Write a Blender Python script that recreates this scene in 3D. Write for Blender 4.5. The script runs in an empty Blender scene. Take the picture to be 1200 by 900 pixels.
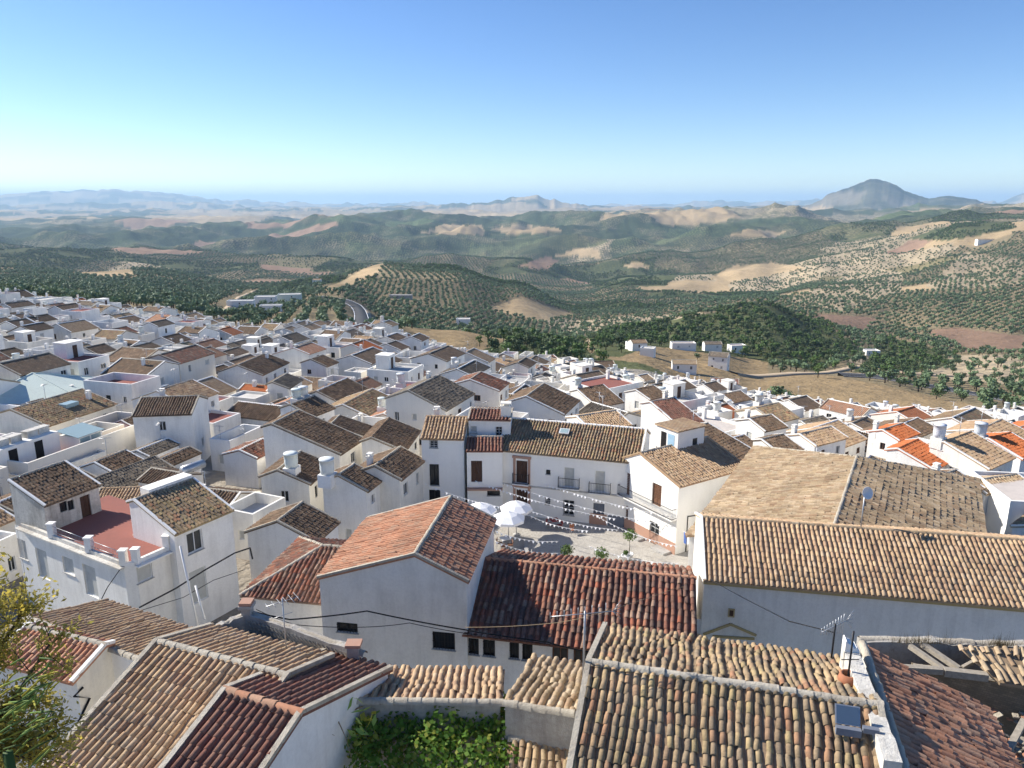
import bpy, math, random, time
import numpy as np
from mathutils import Vector, Matrix
T0 = time.time()
random.seed(7); rng = np.random.default_rng(11)
S = bpy.context.scene; COL = S.collection
R = math.radians
# ------------------------------------------------------------------ camera, sky, sun, exposure
FPX, PITCH, CAMZ = 873.0, R(13.8), 28.0
cd = bpy.data.cameras.new('camera'); cam = bpy.data.objects.new('camera', cd); COL.objects.link(cam)
cam.location = (0, 0, CAMZ); cam.rotation_euler = (R(90) - PITCH, 0, 0)
cd.sensor_width = 36; cd.lens = 36 * FPX / 1200; cd.clip_start = 0.5; cd.clip_end = 120000
S.camera = cam
SUN_EL, SUN_AZ = R(34), R(-69)            # azimuth measured from +Y (the view direction), negative = towards -X
W_ = bpy.data.worlds.new('World'); S.world = W_; W_.use_nodes = True
wn = W_.node_tree; bg = wn.nodes['Background']
sky = wn.nodes.new('ShaderNodeTexSky'); sky.sky_type = 'NISHITA'; sky.sun_disc = False
sky.sun_elevation = SUN_EL; sky.sun_rotation = SUN_AZ; sky.altitude = 600
sky.air_density = 0.8; sky.dust_density = 0.2; sky.ozone_density = 2.0
hs = wn.nodes.new('ShaderNodeHueSaturation'); hs.inputs['Saturation'].default_value = 1.22; hs.inputs['Hue'].default_value = 0.508; wn.links.new(sky.outputs[0], hs.inputs['Color']); wn.links.new(hs.outputs[0], bg.inputs[0]); bg.inputs[1].default_value = 0.094
sl = bpy.data.lights.new('sun', 'SUN'); sl.energy = 4.4; sl.angle = R(0.53); sl.color = (1.0, 0.94, 0.85)
so = bpy.data.objects.new('sun', sl); COL.objects.link(so)
sdir = Vector((math.sin(SUN_AZ) * math.cos(SUN_EL), math.cos(SUN_AZ) * math.cos(SUN_EL), math.sin(SUN_EL)))
so.rotation_euler = sdir.to_track_quat('Z', 'Y').to_euler(); so.location = sdir * 200
S.view_settings.view_transform = 'Standard'; S.view_settings.look = 'None'
S.view_settings.exposure = 0.86; S.view_settings.gamma = 1.0
S.render.engine = 'CYCLES'
S.cycles.use_denoising = True
S.cycles.max_bounces = 6; S.cycles.diffuse_bounces = 4; S.cycles.volume_bounces = 1
S.cycles.use_adaptive_sampling = True; S.cycles.adaptive_threshold = 0.02

# ------------------------------------------------------------------ survey helpers: a sight line of the photograph against a height
Fv = np.array((0, math.cos(PITCH), -math.sin(PITCH))); Uv = np.array((0, math.sin(PITCH), math.cos(PITCH)))
def ray(px, py):
    u = (px - 600) / FPX; v = (py - 450) / FPX
    return np.array((u, 0, 0)) + Fv - v * Uv
def PZ(px, py, z):
    d = ray(px, py); t = (z - CAMZ) / d[2]
    return np.array((d[0] * t, d[1] * t, z))
def proj(P):
    P = np.asarray(P, float) - np.array((0, 0, CAMZ))
    dep = P @ Fv; up = P @ Uv
    return 600 + FPX * P[..., 0] / dep, 450 - FPX * up / dep, dep

# ------------------------------------------------------------------ materials
def newmat(name):
    m = bpy.data.materials.new(name); m.use_nodes = True
    nt = m.node_tree; b = nt.nodes['Principled BSDF']
    b.inputs['Roughness'].default_value = 0.85; b.inputs['Specular IOR Level'].default_value = 0.25
    return m, nt, b
def nd(nt, typ, **kw):
    n = nt.nodes.new(typ)
    for k, v in kw.items():
        if k.startswith('i_'):
            k = k[2:]; k = int(k) if k.isdigit() else k.replace('_', ' ')
            if isinstance(v, bpy.types.NodeSocket): nt.links.new(v, n.inputs[k])
            else: n.inputs[k].default_value = v
        else: setattr(n, k, v)
    return n
def mth(nt, op, a, b=None, c=None):
    n = nt.nodes.new('ShaderNodeMath'); n.operation = op
    for i, v in enumerate((a, b, c)):
        if v is None: continue
        if isinstance(v, bpy.types.NodeSocket): nt.links.new(v, n.inputs[i])
        else: n.inputs[i].default_value = v
    return n.outputs[0]
def mix(nt, fac, a, b, blend='MIX'):
    n = nt.nodes.new('ShaderNodeMix'); n.data_type = 'RGBA'; n.blend_type = blend
    for s, v in ((n.inputs[0], fac), (n.inputs[6], a), (n.inputs[7], b)):
        if isinstance(v, bpy.types.NodeSocket): nt.links.new(v, s)
        elif isinstance(v, (int, float)): s.default_value = v
        else: s.default_value = (*v, 1) if len(v) == 3 else v
    return n.outputs[2]
def ramp(nt, fac, stops, interp='LINEAR'):
    n = nt.nodes.new('ShaderNodeValToRGB'); cr = n.color_ramp; cr.interpolation = interp
    while len(cr.elements) < len(stops): cr.elements.new(0.5)
    for e, (p, c) in zip(cr.elements, stops):
        e.position = p; e.color = (*c, 1) if not isinstance(c, (int, float)) else (c, c, c, 1)
    nt.links.new(fac, n.inputs[0]); return n.outputs[0]
def noise(nt, vec, scale, detail=4, rough=0.6, out=0):
    n = nd(nt, 'ShaderNodeTexNoise', i_Scale=scale, i_Detail=detail, i_Roughness=rough)
    if vec is not None: nt.links.new(vec, n.inputs['Vector'])
    return n.outputs[out]
def vscale(nt, vec, s):
    n = nt.nodes.new('ShaderNodeVectorMath'); n.operation = 'MULTIPLY'
    nt.links.new(vec, n.inputs[0]); n.inputs[1].default_value = s; return n.outputs[0]
def bump(nt, b, h, strength, dist):
    n = nd(nt, 'ShaderNodeBump', i_Strength=strength, i_Distance=dist, i_Height=h)
    nt.links.new(n.outputs[0], b.inputs['Normal'])
def geo(nt): return nt.nodes.new('ShaderNodeNewGeometry')

MAT = {}
def plaster(name, cols, dirt=(0.36, 0.33, 0.28), amt=0.4, rough=0.3):
    m, nt, b = newmat(name); g = geo(nt); pos = g.outputs['Position']
    orn = nt.nodes.new('ShaderNodeObjectInfo').outputs['Random']
    base = ramp(nt, orn, [(i / max(1, len(cols) - 1), c) for i, c in enumerate(cols)])
    n1 = noise(nt, pos, 0.55, 5); n2 = noise(nt, vscale(nt, pos, (2.2, 2.2, 0.28)), 1.0, 5, 0.65)
    n3 = noise(nt, pos, 7, 4)
    f = mth(nt, 'MULTIPLY', ramp(nt, mth(nt, 'ADD', mth(nt, 'MULTIPLY', n1, 0.5), mth(nt, 'MULTIPLY', n2, 0.5)), [(0.46, 0.0), (0.68, 1.0)]), amt)
    c = mix(nt, f, base, dirt)
    c = mix(nt, mth(nt, 'MULTIPLY', ramp(nt, n3, [(0.4, 0.0), (0.75, 1.0)]), amt * 0.45), c, dirt)
    nt.links.new(c, b.inputs['Base Color']); b.inputs['Roughness'].default_value = 0.92
    bump(nt, b, mth(nt, 'ADD', n3, mth(nt, 'MULTIPLY', noise(nt, pos, 28, 3), 0.5)), rough, 0.03)
    MAT[name] = m
plaster('white_wall', [(0.87, 0.845, 0.79), (0.88, 0.85, 0.78), (0.85, 0.84, 0.81), (0.86, 0.82, 0.72), (0.88, 0.86, 0.81)], amt=0.3)
plaster('clean_white', [(0.88, 0.86, 0.80), (0.88, 0.855, 0.79)], amt=0.12)
plaster('grey_white', [(0.86, 0.825, 0.745), (0.88, 0.84, 0.76)], amt=0.34)
plaster('cream_wall', [(0.80, 0.75, 0.64), (0.82, 0.77, 0.68)], amt=0.15)
plaster('aged_wall', [(0.64, 0.61, 0.54), (0.70, 0.67, 0.60)], dirt=(0.20, 0.17, 0.13), amt=0.75, rough=0.9)
plaster('rough_grey', [(0.40, 0.38, 0.34), (0.46, 0.43, 0.38)], dirt=(0.14, 0.12, 0.10), amt=0.7, rough=1.0)
plaster('mortar', [(0.47, 0.42, 0.33), (0.52, 0.47, 0.38)], dirt=(0.20, 0.16, 0.12), amt=0.7, rough=1.0)
plaster('concrete', [(0.42, 0.41, 0.39), (0.50, 0.49, 0.46)], dirt=(0.2, 0.19, 0.17), amt=0.5, rough=0.7)
plaster('red_floor', [(0.27, 0.095, 0.075), (0.31, 0.12, 0.09), (0.25, 0.085, 0.07)], dirt=(0.22, 0.10, 0.08), amt=0.5)
plaster('pale_floor', [(0.60, 0.58, 0.54), (0.66, 0.62, 0.55), (0.55, 0.46, 0.40)], dirt=(0.35, 0.31, 0.27), amt=0.5)
plaster('ochre_trim', [(0.46, 0.34, 0.14), (0.50, 0.37, 0.16)], amt=0.3)
plaster('brick_dado', [(0.42, 0.24, 0.17), (0.46, 0.27, 0.19)], amt=0.3)
plaster('slate_dado', [(0.13, 0.15, 0.19), (0.15, 0.17, 0.21)], amt=0.2)
plaster('green_metal', [(0.60, 0.68, 0.60), (0.64, 0.70, 0.63)], dirt=(0.42, 0.46, 0.42), amt=0.4, rough=0.1)
plaster('tank_plastic', [(0.78, 0.78, 0.76), (0.62, 0.70, 0.68), (0.72, 0.74, 0.78)], dirt=(0.4, 0.38, 0.34), amt=0.3, rough=0.05)

TILE = {  # palettes of fired clay, weathered in different ways: colours, lichen colour, lichen amount
    'brown': ([(0.14, 0.095, 0.061), (0.244, 0.165, 0.104), (0.177, 0.112, 0.071), (0.329, 0.238, 0.152), (0.128, 0.1, 0.076), (0.281, 0.177, 0.112)], (0.066, 0.058, 0.051), 0.55),
    'tan': ([(0.512, 0.354, 0.207), (0.415, 0.268, 0.159), (0.573, 0.415, 0.244), (0.329, 0.195, 0.122), (0.537, 0.403, 0.268)], (0.11, 0.088, 0.066), 0.32),
    'sand': ([(0.47, 0.345, 0.205), (0.56, 0.43, 0.27), (0.30, 0.20, 0.12), (0.52, 0.40, 0.27), (0.40, 0.30, 0.18), (0.36, 0.22, 0.13), (0.58, 0.46, 0.31)], (0.17, 0.13, 0.085), 0.6),
    'ochre': ([(0.439, 0.317, 0.183), (0.268, 0.189, 0.122), (0.488, 0.378, 0.183), (0.329, 0.244, 0.159), (0.403, 0.183, 0.104), (0.512, 0.366, 0.207), (0.232, 0.183, 0.134), (0.366, 0.287, 0.183)], (0.083, 0.072, 0.057), 0.55),
    'red': ([(0.366, 0.116, 0.063), (0.134, 0.091, 0.073), (0.317, 0.146, 0.098), (0.104, 0.085, 0.073), (0.439, 0.183, 0.104), (0.195, 0.11, 0.079), (0.415, 0.293, 0.207)], (0.05, 0.044, 0.042), 0.62),
    'wine': ([(0.23, 0.105, 0.075), (0.27, 0.12, 0.085), (0.18, 0.08, 0.06), (0.31, 0.17, 0.12), (0.20, 0.12, 0.09), (0.25, 0.14, 0.10)], (0.085, 0.065, 0.055), 0.55),
    'pink': ([(0.549, 0.268, 0.159), (0.488, 0.232, 0.134), (0.586, 0.329, 0.207), (0.366, 0.171, 0.104), (0.512, 0.329, 0.22)], (0.099, 0.077, 0.061), 0.35),
    'orange': ([(0.561, 0.177, 0.067), (0.512, 0.146, 0.055), (0.586, 0.207, 0.085)], (0.22, 0.088, 0.044), 0.25),
    'grey': ([(0.183, 0.152, 0.116), (0.256, 0.213, 0.159), (0.146, 0.122, 0.098), (0.305, 0.25, 0.183)], (0.066, 0.061, 0.053), 0.5),
}
def tile_mats():
    for nm, (cols, lich, amt) in TILE.items():
        n = len(cols); stops = [((i + 0.5) / n, c) for i, c in enumerate(cols)]
        for far in (0, 1):
            m, nt, b = newmat('tile_' + nm + ('_far' if far else '')); g = geo(nt); pos = g.outputs['Position']
            orn = nt.nodes.new('ShaderNodeObjectInfo').outputs['Random']
            if far:
                tc = nt.nodes.new('ShaderNodeTexCoord').outputs['Object']
                sp = nd(nt, 'ShaderNodeSeparateXYZ', i_0=tc)
                fx = mth(nt, 'FLOOR', mth(nt, 'MULTIPLY', sp.outputs[0], 3.6)); fy = mth(nt, 'FLOOR', mth(nt, 'MULTIPLY', sp.outputs[1], 2.4))
                cv = nd(nt, 'ShaderNodeCombineXYZ', i_0=fx, i_1=fy, i_2=mth(nt, 'MULTIPLY', orn, 37.0))
                rnd = nd(nt, 'ShaderNodeTexWhiteNoise', i_Vector=cv.outputs[0]).outputs[0]
                sine = mth(nt, 'SINE', mth(nt, 'MULTIPLY', sp.outputs[0], 3.6 * 2 * math.pi))
                bump(nt, b, mth(nt, 'MULTIPLY', sine, 1.0), 0.9, 0.07)
            else:
                rnd = mth(nt, 'FRACT', mth(nt, 'ADD', g.outputs['Random Per Island'], mth(nt, 'MULTIPLY', orn, 7.31)))
                bump(nt, b, noise(nt, pos, 22, 4), 0.5, 0.02)
            c = mix(nt, .30, ramp(nt, rnd, stops), [sum(q[k] for q in cols) / n for k in range(3)])
            n1 = noise(nt, pos, 0.9, 6, 0.7); n2 = noise(nt, pos, 9.0, 5, 0.7)
            lf = mth(nt, 'MULTIPLY', ramp(nt, mth(nt, 'ADD', mth(nt, 'MULTIPLY', n1, 0.55), mth(nt, 'MULTIPLY', n2, 0.45)), [(0.44, 0.0), (0.62, 1.0)]), amt)
            c = mix(nt, lf, c, lich)
            tone = mth(nt, 'ADD', 0.72, mth(nt, 'MULTIPLY', orn, 0.5)) if far else mth(nt, 'ADD', 0.7, mth(nt, 'MULTIPLY', noise(nt, pos, 0.35, 2), 0.6))
            c = mix(nt, 1.0, c, nd(nt, 'ShaderNodeCombineColor', i_0=tone, i_1=tone, i_2=tone).outputs[0], 'MULTIPLY')
            if far:   # whole roofs differ: some greyer, some pinker
                orn2 = mth(nt, 'FRACT', mth(nt, 'MULTIPLY', orn, 17.3))
                c = mix(nt, mth(nt, 'MULTIPLY', orn2, 0.35), c, (0.26, 0.19, 0.13))
            nt.links.new(c, b.inputs['Base Color']); b.inputs['Roughness'].default_value = 0.95; b.inputs['Specular IOR Level'].default_value = 0.08
            MAT[m.name] = m
tile_mats()
def plain(name, col, rough=0.7, metal=0.0, var=0.12, scale=3.0):
    m, nt, b = newmat(name); g = geo(nt); n1 = noise(nt, g.outputs['Position'], scale, 4)
    c = mix(nt, mth(nt, 'MULTIPLY', n1, 1.0), [max(0, x * (1 - var * 2)) for x in col], [min(1, x * (1 + var * 2)) for x in col])
    nt.links.new(c, b.inputs['Base Color']); b.inputs['Roughness'].default_value = rough; b.inputs['Metallic'].default_value = metal
    MAT[name] = m
plain('dark_wood', (0.075, 0.038, 0.024), 0.6); plain('brown_wood', (0.17, 0.085, 0.05), 0.6)
plain('grey_wood', (0.33, 0.29, 0.23), 0.85, var=0.25, scale=9); plain('black_iron', (0.02, 0.02, 0.022), 0.5)
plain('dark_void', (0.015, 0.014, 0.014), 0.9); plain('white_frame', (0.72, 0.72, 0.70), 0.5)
plain('galvanised', (0.42, 0.43, 0.44), 0.4, 0.6); plain('shutter_grey', (0.50, 0.50, 0.46), 0.6)
plain('white_cloth', (0.86, 0.86, 0.86), 0.9, var=0.03); plain('rust_red', (0.25, 0.06, 0.04), 0.7)
plain('cable_black', (0.012, 0.012, 0.013), 0.6); plain('white_plastic', (0.75, 0.75, 0.74), 0.5, var=0.05)
plain('asphalt', (0.055, 0.055, 0.058), 0.9, scale=0.6); plain('dirt_road', (0.40, 0.31, 0.21), 0.95, scale=0.4)
plain('earth', (0.13, 0.10, 0.07), 0.95, var=0.4, scale=0.8); plain('bark', (0.09, 0.07, 0.05), 0.95, scale=6)
plain('dry_twig', (0.32, 0.24, 0.15), 0.9, scale=8); plain('pvc_blue', (0.32, 0.48, 0.60), 0.5); plain('red_chair', (0.32, 0.06, 0.05), 0.6)
plain('terracotta', (0.36, 0.15, 0.08), 0.8); plain('sol_panel', (0.07, 0.11, 0.17), 0.3, var=0.05)
plain('cloth_blue', (0.10, 0.17, 0.42), 0.9); plain('cloth_red', (0.45, 0.10, 0.09), 0.9); plain('pool_green', (0.10, 0.42, 0.22), 0.7)
m, nt, b = newmat('glass'); b.inputs['Base Color'].default_value = (0.02, 0.025, 0.03, 1); b.inputs['Roughness'].default_value = 0.12; b.inputs['Specular IOR Level'].default_value = 0.5; MAT['glass'] = m
m, nt, b = newmat('pale_glass'); b.inputs['Base Color'].default_value = (0.32, 0.42, 0.42, 1); b.inputs['Roughness'].default_value = 0.2; MAT['pale_glass'] = m

def leafmat(name, cols, trans=0.25):
    m, nt, b = newmat(name); g = geo(nt)
    orn = nt.nodes.new('ShaderNodeObjectInfo').outputs['Random']
    r = mth(nt, 'FRACT', mth(nt, 'ADD', g.outputs['Random Per Island'], mth(nt, 'MULTIPLY', orn, 3.3)))
    c = ramp(nt, r, [((i + 0.5) / len(cols), c) for i, c in enumerate(cols)])
    tone = mth(nt, 'ADD', 0.75, mth(nt, 'MULTIPLY', orn, 0.5))
    c = mix(nt, 1.0, c, nd(nt, 'ShaderNodeCombineColor', i_0=tone, i_1=tone, i_2=tone).outputs[0], 'MULTIPLY')
    nt.links.new(c, b.inputs['Base Color']); b.inputs['Roughness'].default_value = 0.65
    if trans:
        tr = nd(nt, 'ShaderNodeBsdfTranslucent', i_0=c); ms = nd(nt, 'ShaderNodeMixShader', i_0=trans)
        nt.links.new(b.outputs[0], ms.inputs[1]); nt.links.new(tr.outputs[0], ms.inputs[2])
        nt.links.new(ms.outputs[0], nt.nodes['Material Output'].inputs[0])
    MAT[name] = m
leafmat('leaf_olive', [(0.135, 0.195, 0.095), (0.10, 0.155, 0.07), (0.18, 0.24, 0.125)], 0.12)
leafmat('leaf_dark', [(0.06, 0.095, 0.038), (0.085, 0.125, 0.05), (0.115, 0.15, 0.06)], 0.1)
leafmat('leaf_green', [(0.08, 0.14, 0.035), (0.11, 0.18, 0.05), (0.14, 0.20, 0.06)], 0.15)
leafmat('leaf_vine', [(0.10, 0.22, 0.03), (0.16, 0.32, 0.045), (0.24, 0.38, 0.06), (0.11, 0.24, 0.04), (0.36, 0.40, 0.07)], 0.5)
leafmat('leaf_broom', [(0.38, 0.33, 0.08), (0.48, 0.41, 0.09), (0.28, 0.26, 0.08), (0.60, 0.47, 0.09)], 0.62)
leafmat('leaf_yellow', [(0.60, 0.52, 0.07), (0.42, 0.46, 0.09), (0.24, 0.38, 0.10)], 0.3)
leafmat('leaf_dry', [(0.30, 0.22, 0.10), (0.24, 0.17, 0.08), (0.36, 0.28, 0.14)], 0.1)

# ------------------------------------------------------------------ mesh building
class MB:
    def __init__(s): s.v = []; s.f = []; s.m = []; s.sm = []
    def add(s, vs, fs, mi=0, smooth=False):
        o = len(s.v); s.v += [tuple(map(float, p)) for p in vs]; s.f += [tuple(o + i for i in f) for f in fs]
        s.m += [mi] * len(fs); s.sm += [smooth] * len(fs); return s
    def box(s, x0, x1, y0, y1, z0, z1, mi=0):
        return s.add([(x0, y0, z0), (x1, y0, z0), (x1, y1, z0), (x0, y1, z0), (x0, y0, z1), (x1, y0, z1), (x1, y1, z1), (x0, y1, z1)],
                     [(0, 3, 2, 1), (4, 5, 6, 7), (0, 1, 5, 4), (1, 2, 6, 5), (2, 3, 7, 6), (3, 0, 4, 7)], mi)
    def beam(s, a, b, w, h, mi=0, up=(0, 0, 1)):
        a = Vector(a); b = Vector(b); d = (b - a).normalized(); x = d.cross(Vector(up))
        x = x.normalized() if x.length > 1e-4 else Vector((1, 0, 0)); y = x.cross(d)
        vs = [p + x * (i * w / 2) + y * (j * h / 2) for p in (a, b) for i, j in ((-1, -1), (1, -1), (1, 1), (-1, 1))]
        return s.add(vs, [(0, 1, 2, 3), (7, 6, 5, 4), (0, 4, 5, 1), (1, 5, 6, 2), (2, 6, 7, 3), (3, 7, 4, 0)], mi)
    def tube(s, pts, r, n=6, mi=0):
        pts = [Vector(p) for p in pts]; rs = r if isinstance(r, (list, tuple)) else [r] * len(pts)
        vs = []
        for i, p in enumerate(pts):
            d = (pts[min(i + 1, len(pts) - 1)] - pts[max(i - 1, 0)]).normalized()
            x = d.cross(Vector((0, 0, 1))); x = x.normalized() if x.length > 1e-3 else Vector((1, 0, 0)); y = d.cross(x)
            vs += [p + (x * math.cos(a) + y * math.sin(a)) * rs[i] for a in [2 * math.pi * k / n for k in range(n)]]
        fs = [(i * n + k, i * n + (k + 1) % n, (i + 1) * n + (k + 1) % n, (i + 1) * n + k) for i in range(len(pts) - 1) for k in range(n)]
        fs += [tuple(range(n - 1, -1, -1)), tuple(range(len(vs) - n, len(vs)))]
        return s.add(vs, fs, mi, True)
    def lathe(s, prof, c=(0, 0, 0), n=14, mi=0):
        vs = [(c[0] + r * math.cos(2 * math.pi * k / n), c[1] + r * math.sin(2 * math.pi * k / n), c[2] + z) for r, z in prof for k in range(n)]
        fs = [(i * n + k, i * n + (k + 1) % n, (i + 1) * n + (k + 1) % n, (i + 1) * n + k) for i in range(len(prof) - 1) for k in range(n)]
        return s.add(vs, fs, mi, True)
    def extrude(s, poly, vec, mi=0):
        n = len(poly); vec = np.asarray(vec)
        return s.add(list(poly) + [np.asarray(p) + vec for p in poly], [tuple(range(n)), tuple(range(2 * n - 1, n - 1, -1))] + [(i, i + n, (i + 1) % n + n, (i + 1) % n) for i in range(n)], mi)
    def mesh(s, name, mats):
        me = bpy.data.meshes.new(name); me.from_pydata(s.v, [], s.f)
        for x in (mats if isinstance(mats, (list, tuple)) else [mats]): me.materials.append(MAT[x])
        me.polygons.foreach_set('material_index', s.m); me.polygons.foreach_set('use_smooth', s.sm)
        return me
    def obj(s, name, mats, parent=None, loc=(0, 0, 0), rz=0, **props):
        return mkobj(name, s.mesh(name, mats), parent, loc, rz, **props)
def mkobj(name, me, parent=None, loc=(0, 0, 0), rz=0, **props):
    o = bpy.data.objects.new(name, me); COL.objects.link(o); o.location = loc; o.rotation_euler = (0, 0, rz)
    if parent is not None: o.parent = parent
    for k, v in props.items(): o[k] = v
    return o
def npmesh(name, V, Fq, matname, smooth=True):
    me = bpy.data.meshes.new(name); V = np.ascontiguousarray(V, np.float32); Fq = np.ascontiguousarray(Fq, np.int32)
    me.vertices.add(len(V)); me.vertices.foreach_set('co', V.ravel())
    n, k = Fq.shape; me.loops.add(n * k); me.loops.foreach_set('vertex_index', Fq.ravel())
    me.polygons.add(n); me.polygons.foreach_set('loop_start', np.arange(0, n * k, k, dtype=np.int32)); me.polygons.foreach_set('loop_total', np.full(n, k, np.int32))
    me.update(calc_edges=True); me.validate(clean_customdata=False)
    if smooth: me.polygons.foreach_set('use_smooth', np.ones(n, bool))
    if matname: me.materials.append(MAT[matname])
    return me
def thing(name, label, cat, loc=(0, 0, 0), rz=0, group=None):
    if len(label.split()) > 16: label = label.replace(', low kerb', '').replace(', stair room', '')
    o = mkobj(name, None, None, loc, rz, label=label, category=cat); o.empty_display_size = 0.3
    if group: o['group'] = group
    return o

# ------------------------------------------------------------------ terrain: one height field in polar order about the hill
def vnoise(x, y, seed=0):
    xi = np.floor(x).astype(np.int64); yi = np.floor(y).astype(np.int64); fx = x - xi; fy = y - yi
    def h(a, b):
        n = (a * 374761393 + b * 668265263 + seed * 1442695041) & 0x7fffffff
        n = ((n ^ (n >> 13)) * 1274126177) & 0x7fffffff
        return ((n ^ (n >> 16)) & 0xffff) / 65535.0
    sx = fx * fx * (3 - 2 * fx); sy = fy * fy * (3 - 2 * fy)
    return (h(xi, yi) * (1 - sx) + h(xi + 1, yi) * sx) * (1 - sy) + (h(xi, yi + 1) * (1 - sx) + h(xi + 1, yi + 1) * sx) * sy
def fbm(x, y, oct=5, seed=0):
    t = 0; a = 0.5
    for i in range(oct): t = t + a * vnoise(x * 2 ** i, y * 2 ** i, seed + i); a *= 0.5
    return t
def ridged(x, y, oct=5, seed=0):
    t = 0; a = 0.5
    for i in range(oct): t = t + a * (1 - np.abs(2 * vnoise(x * 2 ** i, y * 2 ** i, seed + i) - 1)); a *= 0.5
    return t
def az_of(px): d = ray(px, 300); return math.atan2(d[0], d[1])
def z_at(px, y, D):                       # height of a point D metres off (plan) seen at row y
    d = ray(px, y); return CAMZ + D * d[2] / math.hypot(d[0], d[1])
COLS = {   # per bearing: distance in metres and the picture row at which the land at that distance is seen
    -250: [(300, 350), (600, 335), (1200, 315), (2600, 292), (5000, 275), (9000, 262), (16000, 249), (30000, 243)],
    0: [(310, 351), (450, 343), (700, 330), (1000, 320), (1350, 313), (1700, 322), (2600, 294), (3600, 290), (5500, 275), (9000, 262), (16000, 249), (30000, 243)],
    150: [(300, 362), (420, 352), (650, 338), (950, 322), (1200, 313), (1500, 322), (2100, 299), (2700, 300), (4000, 281), (6500, 267), (10000, 254), (16000, 248), (30000, 243)],
    300: [(275, 386), (380, 372), (600, 352), (900, 337), (1200, 332), (1500, 325), (2200, 296), (2700, 302), (4200, 279), (6000, 268), (9000, 257), (15000, 248), (30000, 243)],
    390: [(260, 388), (330, 378), (480, 360), (700, 338), (900, 326), (1150, 322), (1400, 335), (2200, 300), (2900, 298), (4500, 271), (6500, 268), (9000, 256), (15000, 247), (30000, 243)],
    450: [(245, 391), (310, 380), (400, 388), (520, 377), (750, 345), (1000, 314), (1150, 305), (1350, 318), (2000, 310), (3000, 292), (4800, 263), (6000, 266), (9000, 252), (15000, 246), (30000, 243)],
    525: [(225, 404), (290, 386), (380, 397), (520, 384), (750, 350), (1000, 318), (1150, 309), (1400, 330), (2000, 312), (3000, 290), (4900, 259), (6000, 264), (9000, 252), (15000, 246), (30000, 243)],
    600: [(205, 419), (255, 398), (330, 402), (480, 394), (700, 372), (950, 341), (1120, 327), (1400, 345), (2000, 318), (3000, 291), (4900, 256), (6000, 262), (9000, 252), (15000, 246), (30000, 243)],
    680: [(195, 418), (250, 408), (330, 402), (480, 398), (700, 383), (950, 368), (1100, 360), (1500, 348), (2100, 322), (3000, 290), (5000, 251), (6000, 259), (9000, 251), (15000, 246), (30000, 243)],
    750: [(185, 416), (240, 404), (330, 396), (430, 384), (560, 388), (800, 370), (1200, 348), (1700, 327), (2400, 302), (3400, 277), (5200, 250), (6500, 256), (9000, 250), (15000, 246), (30000, 243)],
    830: [(165, 436), (215, 415), (300, 398), (420, 372), (520, 366), (650, 375), (900, 358), (1200, 343), (1800, 321), (2600, 294), (3600, 268), (4600, 252), (6000, 256), (9000, 248), (15000, 245), (30000, 243)],
    900: [(145, 463), (190, 440), (260, 418), (380, 377), (480, 360), (600, 370), (850, 357), (1200, 339), (1800, 314), (2500, 289), (3400, 266), (4300, 257), (6000, 254), (9000, 247), (15000, 245), (30000, 243)],
    975: [(140, 474), (190, 443), (260, 430), (360, 406), (500, 388), (650, 374), (900, 352), (1300, 325), (1800, 300), (2400, 278), (3100, 263), (3800, 264), (6000, 253), (9000, 246), (15000, 245), (30000, 243)],
    1050: [(135, 482), (185, 451), (240, 438), (350, 424), (480, 404), (650, 388), (900, 355), (1300, 322), (1700, 298), (2200, 276), (2700, 263), (3400, 266), (6000, 253), (9000, 246), (15000, 245), (30000, 243)],
    1130: [(130, 486), (190, 463), (250, 447), (350, 426), (460, 408), (600, 390), (850, 358), (1200, 322), (1600, 291), (2000, 270), (2300, 261), (3000, 266), (6000, 252), (9000, 246), (15000, 245), (30000, 243)],
    1200: [(128, 490), (190, 470), (250, 451), (350, 427), (460, 408), (600, 388), (850, 356), (1200, 319), (1600, 287), (2000, 266), (2300, 259), (3000, 265), (6000, 252), (9000, 246), (15000, 245), (30000, 243)],
    1450: [(128, 490), (190, 470), (250, 452), (350, 428), (600, 390), (850, 360), (1200, 325), (1700, 285), (2300, 262), (3000, 265), (6000, 252), (9000, 246), (15000, 245), (30000, 243)],
}
for p_ in COLS:                           # the town falls away steeply on the east: the land there lies lower and farther
    f_ = np.interp(p_, [560, 690, 800], [0, .35, .62])
    COLS[p_] = [(D_ * (1 + f_ * math.exp(-max(D_ - 140, 0) / 420)), y_) for D_, y_ in COLS[p_]]
CREST = [  # far ranges: distance, depth as a share of it, crest line (column, row)
    (24000, 0.20, [(-300, 232), (0, 230), (60, 227), (110, 223.5), (150, 223), (195, 225), (240, 231), (290, 236.5), (400, 240), (465, 239.5), (485, 236.5), (505, 240), (640, 241), (735, 240), (780, 240.5), (808, 235.5), (840, 237), (900, 237), (940, 234.5), (1000, 237), (1160, 238), (1180, 230), (1200, 226), (1300, 228), (1500, 236)]),
    (17500, 0.18, [(-300, 240), (0, 243), (60, 240), (130, 238), (200, 236), (260, 239), (330, 243), (420, 243), (600, 244), (1500, 244)]),
    (12500, 0.22, [(-300, 250), (340, 246), (400, 245), (450, 243), (500, 242), (540, 239), (575, 237), (598, 233.5), (620, 230.5), (636, 233), (655, 238), (690, 242), (740, 244), (800, 246), (1500, 247)]),
    (9500, 0.20, [(-300, 262), (800, 250), (880, 247), (925, 245), (945, 240), (962, 231), (980, 222), (998, 214), (1015, 211), (1033, 215), (1050, 225), (1068, 232), (1090, 232), (1112, 231), (1138, 236), (1165, 242), (1200, 239), (1260, 234), (1400, 240), (1500, 245)]),
]
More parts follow.
